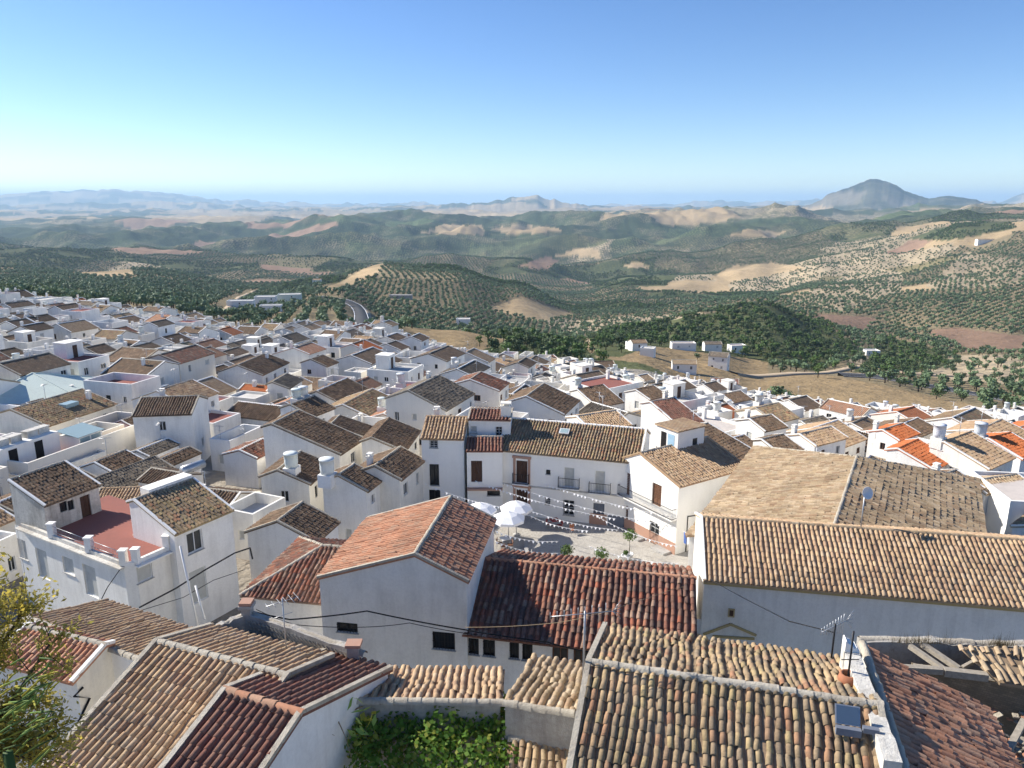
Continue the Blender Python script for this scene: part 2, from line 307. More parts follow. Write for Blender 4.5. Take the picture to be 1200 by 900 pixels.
AZ = np.concatenate([np.radians(np.arange(-178, -60, 6)), np.radians(np.arange(-60, -38, 0.6)), np.radians(np.arange(-38, 38.01, 0.1)), np.radians(np.arange(38.6, 60, 0.6)), np.radians(np.arange(60, 184, 6))])
DD = np.concatenate([[2, 6, 10], np.arange(14, 130, 4), np.geomspace(130, 5200, 330), np.geomspace(5400, 60000, 110)])
def build_heights():
    cpx = sorted(COLS); caz = np.array([az_of(p) for p in cpx]); lD = np.log(DD)
    tab = np.zeros((len(cpx), len(DD)))
    for i, p in enumerate(cpx):
        pts = COLS[p]; zz = [z_at(p, y, D) for D, y in pts]
        d = [2, 37, 67] + [D for D, _ in pts] + [60000]; z = [9.5, -.3, -.4] + zz + [zz[-1] - 60]
        # shape-preserving cubic in log distance
        X = np.log(d); Y = np.array(z); h = np.diff(X); s = np.diff(Y) / h; mm = np.zeros(len(X)); mm[0] = s[0]; mm[-1] = s[-1]
        for k in range(1, len(X) - 1): mm[k] = 0 if s[k - 1] * s[k] <= 0 else 2 * s[k - 1] * s[k] / (s[k - 1] + s[k])
        j = np.clip(np.searchsorted(X, lD) - 1, 0, len(X) - 2); t = (lD - X[j]) / h[j]
        tab[i] = (2*t**3 - 3*t**2 + 1) * Y[j] + (t**3 - 2*t**2 + t) * h[j] * mm[j] + (3*t**2 - 2*t**3) * Y[j+1] + (t**3 - t**2) * h[j] * mm[j+1]
    Z = np.zeros((len(AZ), len(DD)))
    u = np.clip((np.searchsorted(caz, AZ) - 1), 0, len(caz) - 2)
    t = np.clip((AZ - caz[u]) / (caz[u + 1] - caz[u]), 0, 1); t = t * t * (3 - 2 * t)
    Z = tab[u] * (1 - t)[:, None] + tab[u + 1] * t[:, None]
    X = np.sin(AZ)[:, None] * DD; Y = np.cos(AZ)[:, None] * DD
    D = np.broadcast_to(DD, Z.shape)
    amp = np.interp(np.log(D), np.log([140, 260, 500, 1000, 2000, 4000, 8000, 20000, 60000]), [0, 1.0, 8, 26, 92, 150, 95, 100, 100])
    n = (ridged(X / 620 + 3.1, Y / 620 + 1.7, 5, 3) - 0.48) * np.interp(D, [0, 1500, 3000], [.55, .55, .9]) + (fbm(X / 210, Y / 210, 4, 9) - 0.47) * 0.3 + (ridged(X / 2300, Y / 2300, 5, 21) - 0.48) * np.clip((D - 1500) / 3000, 0, 1.1)
    sel = (D > 500) & (D < 7000) & (np.abs(AZ)[:, None] < R(36)); n = n - n[sel].mean() - .02
    Z = Z + amp * n * 1.25
    for dist, dep, line in CREST:
        la = np.array([az_of(p) for p, _ in line]); lz = np.array([z_at(p, y, dist) for p, y in line])
        zc = (np.interp(AZ, la, lz) + (fbm(AZ * 90 + dist, AZ * 0 + dist, 4, 5) - .47) * dist * .006)[:, None]
        t = np.clip(np.abs(D - dist) / (dist * dep), 0, 1); prof = 1 - t ** 1.5
        floor_ = z_at(600, 246, dist) - dist * 0.02
        r = ridged(X / (dist * 0.045), Y / (dist * 0.045), 5, int(dist)) - 0.5
        zz = floor_ + (zc - floor_) * prof + r * dist * 0.02 * (1 - prof * 0.70)
        Z = np.where(t < 1, np.maximum(Z, zz), Z)
    return Z, X, Y
Z, TX, TY = build_heights()
def ground(x, y):
    x = np.asarray(x, float); y = np.asarray(y, float)
    a = np.arctan2(x, y); d = np.clip(np.hypot(x, y), DD[0], DD[-1] * 0.999)
    i = np.clip(np.searchsorted(AZ, a) - 1, 0, len(AZ) - 2); j = np.clip(np.searchsorted(DD, d) - 1, 0, len(DD) - 2)
    s = np.clip((a - AZ[i]) / (AZ[i + 1] - AZ[i]), 0, 1); t = (d - DD[j]) / (DD[j + 1] - DD[j])
    return (Z[i, j] * (1 - s) + Z[i + 1, j] * s) * (1 - t) + (Z[i, j + 1] * (1 - s) + Z[i + 1, j + 1] * s) * t
def on_ground(px, py, lift=0.0, far=6000, start=20):      # where a sight line first meets the land (+ lift)
    d = ray(px, py); d = d / math.hypot(d[0], d[1])
    t = np.geomspace(start, far, 4000); gz = ground(d[0] * t, d[1] * t) + lift; below = CAMZ + d[2] * t <= gz
    k = int(np.argmax(below)) if below.any() else len(t) - 1
    return np.array((d[0] * t[k], d[1] * t[k], gz[k]))

# land use: 0 olive grove, 1 bare stubble, 2 wood, 3 scrub, 4 pale sparse grove, 5 ploughed brown, 6 dry grass, 7 town
PATCH = [  # (near, far, outline in the photograph, use)
    (800, 1500, [(80, 318), (112, 311), (150, 314), (158, 323), (118, 326)], 1), (450, 1500, [(365, 340), (400, 330), (440, 306), (452, 308), (440, 322), (395, 341)], 1),
    (480, 1250, [(572, 362), (610, 347), (676, 370), (630, 377)], 1), (200, 420, [(470, 384), (560, 384), (650, 394), (640, 408), (560, 415), (500, 402)], 6),
    (150, 420, [(850, 440), (960, 437), (1020, 448), (1140, 474), (1130, 486), (1000, 486), (860, 462)], 6), (420, 950, [(1084, 388), (1120, 384), (1200, 394), (1200, 412), (1130, 412)], 5),
    (700, 1900, [(920, 352), (975, 330), (1010, 312), (1060, 320), (1055, 342), (985, 366)], 4), (1200, 3600, [(828, 327), (860, 312), (905, 308), (945, 314), (900, 324), (860, 330)], 1),
    (1200, 3500, [(715, 318), (745, 306), (765, 312), (740, 326)], 1), (2000, 5000, [(645, 302), (672, 292), (700, 290), (705, 303), (680, 300)], 1), (1500, 4000, [(605, 312), (640, 300), (655, 305), (640, 317)], 5),
    (3000, 5600, [(490, 274), (520, 262), (565, 264), (570, 276)], 1), (3000, 5600, [(575, 268), (610, 262), (660, 268), (655, 274), (600, 276)], 1), (2500, 5000, [(855, 276), (875, 268), (925, 272), (900, 280)], 1),
    (2500, 4800, [(1010, 300), (1060, 290), (1090, 296), (1040, 304)], 4), (1100, 2800, [(1085, 335), (1130, 296), (1200, 305), (1200, 340), (1150, 352)], 4), (700, 1600, [(925, 382), (960, 368), (1030, 372), (1010, 392), (960, 394)], 5),
    (260, 800, [(690, 432), (700, 392), (800, 372), (900, 356), (960, 375), (1010, 412), (960, 436), (880, 420), (760, 405)], 2), (230, 520, [(560, 412), (600, 396), (680, 404), (700, 420), (640, 425)], 2),
    (300, 760, [(1000, 436), (1040, 395), (1085, 405), (1120, 425), (1060, 440)], 2), (1600, 5200, [(0, 318), (0, 290), (90, 288), (140, 296), (80, 318)], 2), (1600, 3000, [(360, 318), (420, 290), (450, 300), (410, 320)], 2),
    (2600, 5600, [(350, 280), (480, 262), (500, 270), (420, 290)], 2), (3000, 5800, [(560, 300), (600, 275), (700, 270), (720, 290), (640, 300)], 3), (2500, 5000, [(430, 320), (470, 290), (540, 285), (560, 310), (500, 322)], 2),
    (1500, 4200, [(1060, 280), (1120, 262), (1180, 258), (1190, 268), (1110, 282)], 2), (1500, 4000, [(680, 325), (720, 312), (800, 318), (780, 335), (700, 338)], 2),
    (6000, 13000, [(140, 272), (180, 254), (260, 246), (330, 248), (300, 262), (220, 270)], 1), (8000, 13500, [(280, 262), (340, 246), (420, 248), (400, 262)], 1), (8000, 14500, [(430, 262), (500, 245), (600, 238), (690, 246), (640, 258)], 1),
    (5000, 9000, [(0, 285), (0, 272), (90, 276), (110, 290), (40, 292)], 1), (6000, 10000, [(950, 256), (1010, 246), (1060, 250), (1030, 262)], 1), (4500, 8000, [(740, 262), (820, 250), (850, 258), (800, 268)], 1),
]
def inside(poly, x, y):
    c = np.zeros(np.shape(x), bool); n = len(poly)
    for i in range(n):
        (x0, y0), (x1, y1) = poly[i], poly[i - 1]
        if y0 == y1: continue
        c ^= ((y0 > y) != (y1 > y)) & (x < (x1 - x0) * (y - y0) / (y1 - y0) + x0)
    return c
def landuse(x, y, z):
    d = np.hypot(x, y)
    wx = x + (fbm(x / 160, y / 160, 3, 5) - .47) * 140; wy = y + (fbm(x / 160 + 9, y / 160 + 4, 3, 6) - .47) * 140
    cs = np.where(d < 3200, 210.0, 520.0)
    best = np.full(np.shape(x), 1e18); hid = np.zeros(np.shape(x)); ci = np.floor(wx / cs); cj = np.floor(wy / cs)
    for a in (-1, 0, 1):
        for b2 in (-1, 0, 1):
            i = ci + a; j = cj + b2
            h1 = np.mod(np.sin(i * 127.1 + j * 311.7) * 43758.5453, 1); h2 = np.mod(np.sin(i * 269.5 + j * 183.3) * 43758.5453, 1)
            dd = (i + .15 + .7 * h1 - wx / cs) ** 2 + (j + .15 + .7 * h2 - wy / cs) ** 2
            w = dd < best; best = np.where(w, dd, best); hid = np.where(w, np.mod(h1 * 7.7 + h2 * 3.1, 1), hid)
    use = np.select([hid < .50, hid < .60, hid < .73, hid < .84, hid < .95], [0, 1, 2, 4, 3], 5)
    use = np.where((d < 1100) & ((use == 1) | (use == 5)), 0, use)
    use = np.where((d > 6500) & (hid > .42), 1, use)
    px, py, _ = proj(np.stack([x, y, z], -1))
    use = np.where((px < 330) & (d > 280) & (d < 1300) & (y > 0), 0, use)
    wob = (fbm(x / 60, y / 60, 3, 31) - .47) * np.clip(2200 / np.maximum(d, 1), 1, 12)
    for n0, n1, poly, u in PATCH: use = np.where((d > n0) & (d < n1) & (y > 0) & inside(poly, px + wob, py + wob * .5), u, use)
    use = np.where((px > 650) & (px < 900) & (d < 420) & (use != 2), 6, use)
    ed = np.interp(px, [600, 660, 900, 960], [.99, .84, .84, .99])
    use = np.where(d < np.interp(np.arctan2(x, y), [az_of(p) for p in sorted(COLS)], [COLS[p][0][0] for p in sorted(COLS)]) * ed, 7, use)
    return use, hid
USE, HID = landuse(TX, TY, Z)
CLR = np.array([(0.25, 0.20, 0.12), (0.42, 0.31, 0.18), (0.10, 0.11, 0.05), (0.20, 0.17, 0.09), (0.40, 0.32, 0.21), (0.26, 0.17, 0.115), (0.31, 0.225, 0.125), (0.31, 0.275, 0.225)])
def build_terrain():
    na, ndd = Z.shape
    V = np.stack([TX, TY, Z], -1).reshape(-1, 3)
    i, j = np.meshgrid(np.arange(na), np.arange(ndd - 1), indexing='ij'); i2 = (i + 1) % na
    Fq = np.stack([i * ndd + j, i2 * ndd + j, i2 * ndd + j + 1, i * ndd + j + 1], -1).reshape(-1, 4)
    m, nt, b = newmat('land'); g = geo(nt); pos = g.outputs['Position']
    at = nd(nt, 'ShaderNodeAttribute', attribute_name='field'); gv = nd(nt, 'ShaderNodeAttribute', attribute_name='grove')
    n1 = noise(nt, pos, 0.012, 6, 0.7); n2 = noise(nt, pos, 0.12, 5, 0.7); n3 = noise(nt, pos, 1.3, 3)
    t = mth(nt, 'ADD', mth(nt, 'ADD', mth(nt, 'MULTIPLY', n1, 0.6), mth(nt, 'MULTIPLY', n2, 0.6)), mth(nt, 'MULTIPLY', n3, 0.2))
    c = mix(nt, 1.0, at.outputs[0], ramp(nt, t, [(0.35, (0.55, 0.56, 0.5)), (0.7, (1.0, 1.0, 1.0)), (1.0, (1.35, 1.3, 1.2))]), 'MULTIPLY')
    vo = nd(nt, 'ShaderNodeTexVoronoi', voronoi_dimensions='2D', i_Vector=pos, i_Scale=0.105, i_Randomness=0.55)
    dot = mth(nt, 'MULTIPLY', ramp(nt, vo.outputs['Distance'], [(0.36, 1.0), (0.50, 0.0)]), gv.outputs['Fac'])
    c = mix(nt, dot, c, (0.05, 0.062, 0.035))
    pt = mth(nt, 'MULTIPLY', mth(nt, 'MULTIPLY', ramp(nt, noise(nt, pos, 0.0055, 6, 0.65), [(0.50, 0.0), (0.60, 1.0)]), gv.outputs['Fac']), 0.65)
    c = mix(nt, pt, c, mix(nt, dot, (0.31, 0.24, 0.15), (0.07, 0.085, 0.045)))
    dk = mth(nt, 'MULTIPLY', mth(nt, 'MULTIPLY', ramp(nt, noise(nt, vscale(nt, pos, (1.3, .9, 1.0)), 0.0035, 6, 0.7), [(0.50, 0.0), (0.58, 1.0)]), gv.outputs['Fac']), 0.7)
    c = mix(nt, dk, c, (0.035, 0.05, 0.025))
    nt.links.new(c, b.inputs['Base Color']); b.inputs['Roughness'].default_value = 1.0; b.inputs['Specular IOR Level'].default_value = 0.05
    bump(nt, b, mth(nt, 'ADD', n2, n1), 0.6, 4.0)
    MAT['land'] = m
    me = npmesh('terrain', V, Fq, 'land')
    c = CLR[USE]; c = c * (0.8 + 0.4 * HID[..., None])
    dcol = np.hypot(TX, TY); fb = np.clip((dcol - 2300) / 1200, 0, 1)[..., None] * np.isin(USE, (0, 2, 3))[..., None]; c = c * (1 - fb) + fb * np.array((.088, .118, .052)) * (0.55 + .9 * HID[..., None])
    pk = ((dcol > 7400) & (dcol < 11800) & (np.arctan2(TX, TY) > R(17)) & (Z > -40))[..., None]; c = np.where(pk, np.array((.035, .042, .032)) + np.array((.16, .13, .10)) * np.clip((fbm(TX / 420, TY / 420, 5, 77)[..., None] - .50) * 9, 0, 1), c)
    c = c * np.where(dcol > 9000, 0.8, 1.0)[..., None]
    a = me.color_attributes.new('field', 'FLOAT_COLOR', 'POINT')
    a.data.foreach_set('color', np.concatenate([c, np.ones(c.shape[:2] + (1,))], -1).astype(np.float32).ravel())
    gr = np.select([USE == 0, USE == 2, USE == 3, USE == 4], [0.95, 1.0, 0.6, 0.75], 0.0) * np.clip((dcol - 1800) / 900, 0, 1)
    a = me.attributes.new('grove', 'FLOAT', 'POINT'); a.data.foreach_set('value', gr.astype(np.float32).ravel())
    o = mkobj('terrain', me, kind='structure', label='rolling hills of fields and olive groves around the town', category='terrain')
build_terrain()

# ------------------------------------------------------------------ roof tiles
def plane_frame(poly):
    P = np.asarray(poly, float); n = np.zeros(3)
    for i in range(len(P)): n += np.cross(P[i], P[(i + 1) % len(P)])
    n /= np.linalg.norm(n); n = n if n[2] > 0 else -n
    d = np.array((0, 0, -1.0)) + n[2] * n; d /= np.linalg.norm(d); u = np.cross(d, n)
    return n, d, u
def tile_layout(poly, sp, e, wob, seed, jit=1.0, skip=None):
    """centre line, upper and lower end of every cover tile on a flat roof polygon"""
    rg = np.random.default_rng(seed); P = np.asarray(poly, float); n, d, u = plane_frame(P)
    pu, pv = P @ u, P @ d; off = P[0] @ n; out = []
    k = max(1, int(round((pu.max() - pu.min()) / sp))); sp = (pu.max() - pu.min()) / k
    for i in range(k):
        uc = pu.min() + (i + .5) * sp; vs = []
        for a in range(len(P)):
            b = (a + 1) % len(P)
            if (pu[a] - uc) * (pu[b] - uc) < 0: vs.append(pv[a] + (pv[b] - pv[a]) * (uc - pu[a]) / (pu[b] - pu[a]))
        if len(vs) < 2: continue
        v0, v1 = min(vs), max(vs) + 0.04; L = v1 - v0; rows = max(1, int(math.ceil(L / e))); cj = rg.normal(0, .012) * jit
        for r in range(rows):
            vh = v1 - r * e; vl = max(v0, vh - e * 1.14)
            if vh - vl < .08: continue
            out.append((uc + cj, vl, vh, i, r))
    A = np.array(out).reshape(-1, 5); m = len(A)
    uc = A[:, 0] + rg.normal(0, .008, m) * jit + wob * np.sin(A[:, 1] * 2.1 + A[:, 3] * .25) + wob * .4 * rg.normal(0, .3, m)
    h = .5 * wob * np.sin(A[:, 3] * .5 + A[:, 1] * 1.3) + rg.normal(0, .006, m) * jit
    yaw = rg.normal(0, .03, m) * jit + wob * .9 * np.cos(A[:, 1] * 2.1 + A[:, 3] * .25)
    keep = rg.random(m) > (skip or 0)
    return dict(uc=uc[keep], vl=A[keep, 1], vh=A[keep, 2], h=h[keep], yaw=yaw[keep], n=n, d=d, u=u, off=off, sp=sp)
def tile_geo(T, seg=4, sel=None):
    sel = np.ones(len(T['uc']), bool) if sel is None else sel
    uc, vl, vh, h, yaw = (T[k][sel] for k in ('uc', 'vl', 'vh', 'h', 'yaw')); m = len(uc); sp = T['sp']
    th = np.linspace(0, math.pi, seg + 1); V = np.zeros((m, 2, seg + 1, 3))
    for q, (vv, r, lift) in enumerate(((vl, sp * .36, .0), (vh, sp * .405, .018))):
        cu = uc[:, None] + np.cos(th) * r + (yaw * (vv - vl))[:, None]
        V[:, q] = cu[..., None] * T['u'] + vv[:, None, None] * T['d'] + (T['off'] + h[:, None] + lift + np.sin(th) * r * 1.0)[..., None] * T['n']
    b = (np.arange(m) * 2 * (seg + 1))[:, None] + np.arange(seg)
    Fq = np.stack([b, b + seg + 1, b + seg + 2, b + 1], -1).reshape(-1, 4)
    return V.reshape(-1, 3), Fq
def join_geo(parts):
    V = []; Fq = []; o = 0
    for v, f in parts: V.append(v); Fq.append(f + o); o += len(v)
    return np.concatenate(V), np.concatenate(Fq)
TILE_ME = {}
def single_tile(sp, e, pal):
    key = (round(sp, 3), e, pal)
    if key in TILE_ME: return TILE_ME[key]
    mb = MB(); s = 6; L = e * 1.14
    ring = lambda y, r, z, t: [(math.cos(a) * (r - t), y, z + math.sin(a) * (r - t) * 1.0) for a in [math.pi * k / s for k in range(s + 1)]]
    vs = ring(0, sp * .36, 0, 0) + ring(L, sp * .405, .02, 0) + ring(L, sp * .405, .02, .022)
    n = s + 1; mb.add(vs, [(k, k + n, k + n + 1, k + 1) for k in range(s)] + [(k + n, k + 2 * n, k + 2 * n + 1, k + n + 1) for k in range(s)], 0, True)
    me = mb.mesh('tile', 'tile_' + pal); TILE_ME[key] = me; return me

def cap_geo(a, b, r=.14, e=.42, seg=4, seed=0, lift=0.0):
    """half-round ridge tiles laid end to end from a to b"""
    rg = np.random.default_rng(seed); a = np.asarray(a, float); b = np.asarray(b, float); L = np.linalg.norm(b - a); d = (b - a) / L
    x = np.cross(d, (0, 0, 1.0)); x /= np.linalg.norm(x); n = np.cross(x, d); k = max(1, int(L / e)); V = []; Fq = []
    th = np.linspace(-.15, math.pi + .15, seg + 1)
    for i in range(k):
        o = len(V)
        for t, rr in ((i * L / k, r * .9), ((i + 1.08) * L / k, r * 1.06)):
            c = a + d * t + n * (lift + rg.normal(0, .008)) + x * rg.normal(0, .01)
            V += [c + x * math.cos(w) * rr + n * math.sin(w) * rr for w in th]
        Fq += [(o + q, o + q + 1, o + q + seg + 2, o + q + seg + 1) for q in range(seg)]
    return np.array(V), np.array(Fq)

# ------------------------------------------------------------------ walls with real openings, windows, doors
def panel(mb, p0, p1, zb, zt, ops=(), depth=.18, mi=0):
    """vertical wall from p0 to p1 (outside on the right of the walking direction), rectangles ops=(u0,u1,z0,z1) cut through"""
    p0 = np.asarray(p0, float); p1 = np.asarray(p1, float); L = np.linalg.norm(p1 - p0); t = (p1 - p0) / L; n = np.array((t[1], -t[0]))
    us = sorted({0.0, L, *[o[0] for o in ops], *[o[1] for o in ops]}); zs = sorted({zb, zt, *[o[2] for o in ops], *[o[3] for o in ops]})
    def q(u, z, k=0): w = p0 + t * u - n * k; return (w[0], w[1], z)
    for i in range(len(us) - 1):
        for j in range(len(zs) - 1):
            uc = (us[i] + us[i + 1]) / 2; zc = (zs[j] + zs[j + 1]) / 2
            if any(o[0] < uc < o[1] and o[2] < zc < o[3] for o in ops): continue
            mb.add([q(us[i], zs[j]), q(us[i + 1], zs[j]), q(us[i + 1], zs[j + 1]), q(us[i], zs[j + 1])], [(0, 1, 2, 3)], mi)
    for (a, b, c, d) in ops:
        mb.add([q(a, c), q(b, c), q(b, d), q(a, d), q(a, c, depth), q(b, c, depth), q(b, d, depth), q(a, d, depth)], [(0, 4, 5, 1), (1, 5, 6, 2), (2, 6, 7, 3), (3, 7, 4, 0)], mi)
WIN_ME = {}
def fit(parent, p0, p1, op, kind, depth=.18, detail=0):
    """set a window or door into opening op of the wall p0-p1; local frame: x along the wall, -y outward"""
    p0 = np.asarray(p0, float); p1 = np.asarray(p1, float); t = (p1 - p0) / np.linalg.norm(p1 - p0); rz = math.atan2(t[1], t[0])
    w = op[1] - op[0]; h = op[3] - op[2]; c = p0 + t * (op[0] + op[1]) / 2; loc = (c[0], c[1], op[2])
    key = (kind, round(w, 2), round(h, 2), detail)
    if key not in WIN_ME:
        def fr(mb, x0, x1, z0, z1, b, y0, y1, mi=0):
            mb.box(x0, x0 + b, y0, y1, z0, z1, mi); mb.box(x1 - b, x1, y0, y1, z0, z1, mi)
            mb.box(x0 + b, x1 - b, y0, y1, z0, z0 + b, mi); mb.box(x0 + b, x1 - b, y0, y1, z1 - b, z1, mi)
        sub = []; mb = MB(); d = depth; fm = 'white_frame'; nm = 'window'; g = 'glass'; e = .004
        if kind in ('door', 'doorslate', 'doorvoid'):
            nm = 'door'; fm = {'door': 'dark_wood', 'doorslate': 'slate_dado', 'doorvoid': 'dark_void'}[kind]; fr(mb, -w/2 + e, w/2 - e, e, h - e, .07, d - .09, d - .01)
            pb = MB(); pb.box(-w/2 + .07, -.01, d - .05, d, .02, h - .07); pb.box(.01, w/2 - .07, d - .05, d, .02, h - .07)
            for s in (-1, 1):
                for z0, z1 in ((.15, h * .45), (h * .52, h - .25)): pb.box(s * w/4 - w * .13, s * w/4 + w * .13, d - .075, d - .05, z0, z1)
            sub = [('leaf_panel', pb, fm)]
        elif kind == 'french':
            nm = 'balcony_door'; fm = 'brown_wood'; fr(mb, -w/2 + e, w/2 - e, e, h - e, .07, d - .09, d - .01)
            for s in (-1, 1):
                pb = MB(); x0, x1 = (s * w/2 - s * .07, s * .015); x0, x1 = min(x0, x1), max(x0, x1)
                fr(pb, x0, x1, .03, h - .08, .06, d - .07, d - .02); pb.box(x0 + .06, x1 - .06, d - .06, d - .03, .1, h * .3)
                for k in range(8): z = h * .32 + k * (h * .62) / 8; pb.box(x0 + .06, x1 - .06, d - .07, d - .04, z, z + h * .05)
                sub.append(('shutter', pb, 'brown_wood'))
        elif kind == 'blind':
            nm = 'balcony_door' if h > 1.7 else 'window'; fm = 'white_frame'; fr(mb, -w/2 + e, w/2 - e, e, h - e, .06, d - .09, d - .01)
            pb = MB(); k = int(h / .12)
            for i in range(k): pb.box(-w/2 + .06, w/2 - .06, d - .06, d - .03 + (i % 2) * .01, .06 + i * (h - .12) / k, .055 + (i + 1) * (h - .12) / k)
            sub = [('roller_blind', pb, 'shutter_grey')]
        else:
            if kind == 'brown': fm = 'brown_wood'
            if kind == 'void': fm = 'black_iron'
            b = min(.07, w * .09); fr(mb, -w/2 + e, w/2 - e, e, h - e, b, d - .09, d - .01)
            mb.box(-b * .4, b * .4, d - .085, d - .02, b, h - b)
            if kind in ('grid',): mb.box(-w/2 + b, w/2 - b, d - .083, d - .022, h * .5 - .02, h * .5 + .02); mb.box(-w/2 + b, w/2 - b, d - .083, d - .022, h * .25 - .02, h * .25 + .02); mb.box(-w/2 + b, w/2 - b, d - .083, d - .022, h * .75 - .02, h * .75 + .02)
            pb = MB(); pb.box(-w/2 + b, w/2 - b, d - .035, d - .005, b, h - b)
            if detail: sub = [('pane', pb, g)]
            else: mb.box(-w/2 + b, w/2 - b, d - .035, d - .005, b, h - b, 1)
        if detail and nm == 'window':
            sb = MB(); sb.box(-w/2 - .06, w/2 + .06, -.07, d - .1, -.05, -e); sub.append(('sill', sb, 'concrete'))
            if kind in ('void', 'bars', 'grid'):
                gb = MB(); k = max(3, int(w / .16))
                for i in range(k + 1): x = -w/2 + .04 + i * (w - .08) / k; gb.box(x - .009, x + .009, -.05, -.032, .02, h - .02)
                for z in (.1, h * .5, h - .1): gb.box(-w/2, w/2, -.056, -.05, z - .012, z + .012)
                sub.append(('grille', gb, 'black_iron'))
        WIN_ME[key] = (nm, mb.mesh(nm, [fm, g]), [(n2, b2.mesh(n2, m2)) for n2, b2, m2 in sub])
    nm, me, sub = WIN_ME[key]
    o = mkobj(nm, me, parent, loc, rz)
    for n2, m2 in sub: mkobj(n2, m2, o)
    return o
def balcony(parent, p0, p1, uc, z, w=1.5, dep=.45, h=.95):
    p0 = np.asarray(p0, float); p1 = np.asarray(p1, float); t = (p1 - p0) / np.linalg.norm(p1 - p0); c = p0 + t * uc
    mb = MB(); mb.box(-w/2, w/2, -dep, -.004, -.1, 0)
    o = mb.obj('balcony', 'white_wall', parent, (c[0], c[1], z), math.atan2(t[1], t[0]))
    r = MB(); k = int(w / .13)
    for z0 in (.08, h): r.box(-w/2, w/2, -dep + .01, -dep + .035, z0 - .02, z0 + .02); r.box(-w/2, -w/2 + .025, -dep + .035, -.004, z0 - .02, z0 + .02); r.box(w/2 - .025, w/2, -dep + .035, -.004, z0 - .02, z0 + .02)
    for i in range(k + 1): x = -w/2 + .012 + i * (w - .024) / k; r.box(x - .009, x + .009, -dep + .013, -dep + .031, 0, h)
    for i in range(1, 4): y = -dep * i / 4; r.box(-w/2 + .004, -w/2 + .02, y - .008, y + .008, 0, h); r.box(w/2 - .02, w/2 - .004, y - .008, y + .008, 0, h)
    r.obj('railing', 'black_iron', o); return o

# ------------------------------------------------------------------ houses
PLACED = []      # footprints, for keeping the infill clear of the surveyed houses
def rect_of(cx, cy, rot, x0, x1, y0, y1):
    c, s = math.cos(rot), math.sin(rot); return np.array([(cx + x * c - y * s, cy + x * s + y * c) for x, y in ((x0, y0), (x1, y0), (x1, y1), (x0, y1))])
def sat(A, B, gap=0.0):
    for P in (A, B):
        for i in range(2):
            e = P[i + 1] - P[i]; ax = np.array((-e[1], e[0])) / np.linalg.norm(e); a = A @ ax; b = B @ ax
            if a.max() < b.min() + gap or b.max() < a.min() + gap: return False
    return True
def to_cam(root_xy, rot, wn): # does an outward wall normal (local) face the camera?
    c, s = math.cos(rot), math.sin(rot); n = (wn[0] * c - wn[1] * s, wn[0] * s + wn[1] * c); return -(root_xy[0] * n[0] + root_xy[1] * n[1]) > 0
def chimney(parent, x, y, z, h=1.1, w=.55, m='white_wall'):
    mb = MB(); mb.box(-w/2, w/2, -w*.4, w*.4, -.9, h); mb.box(-w/2 - .06, w/2 + .06, -w*.4 - .06, w*.4 + .06, h, h + .07)
    for sx in (-1, 1):
        for sy in (-1, 1): mb.box(sx * w*.4 - .05, sx * w*.4 + .05, sy * w*.3 - .05, sy * w*.3 + .05, h + .07, h + .27)
    mb.box(-w/2 - .03, w/2 + .03, -w*.4 - .03, w*.4 + .03, h + .27, h + .33)
    return mb.obj('chimney', m, parent, (x, y, z))
TANK = {}
def water_tank(parent, x, y, z, r=.6, h=1.3, ped=.5):
    mb = MB(); mb.lathe([(0, 0), (r * .92, 0), (r * .96, h * .3), (r, h * .34), (r * .98, h * .62), (r * 1.02, h * .66), (r, h), (r * 1.06, h), (r * 1.06, h + .1), (r * .4, h + .16), (0, h + .17)], (0, 0, 0), 16)
    o = mb.obj('water_tank', 'tank_plastic', parent, (x, y, z + ped))
    if ped > .05: b = MB(); b.box(-r, r, -r, r, -ped - .6, -.004); b.obj('pedestal', 'white_wall', o)
    return o
def aerial(parent, x, y, z, h=2.2, rot=0.):
    mb = MB(); mb.tube([(0, 0, -.5), (0, 0, h)], .025, 5); c, s = math.cos(rot), math.sin(rot)
    mb.tube([(-.55 * c, -.55 * s, h - .1), (.55 * c, .55 * s, h - .1)], .015, 4)
    for k in range(6): t = -.5 + k * .2; l = .2 + .03 * k; mb.tube([(t * c - l * s, t * s + l * c, h - .1), (t * c + l * s, t * s - l * c, h - .1)], .01, 4)
    mb.tube([(-.3 * c, -.3 * s, h - .6), (.3 * c, .3 * s, h - .6)], .012, 4)
    return mb.obj('aerial', 'galvanised', parent, (x, y, z))

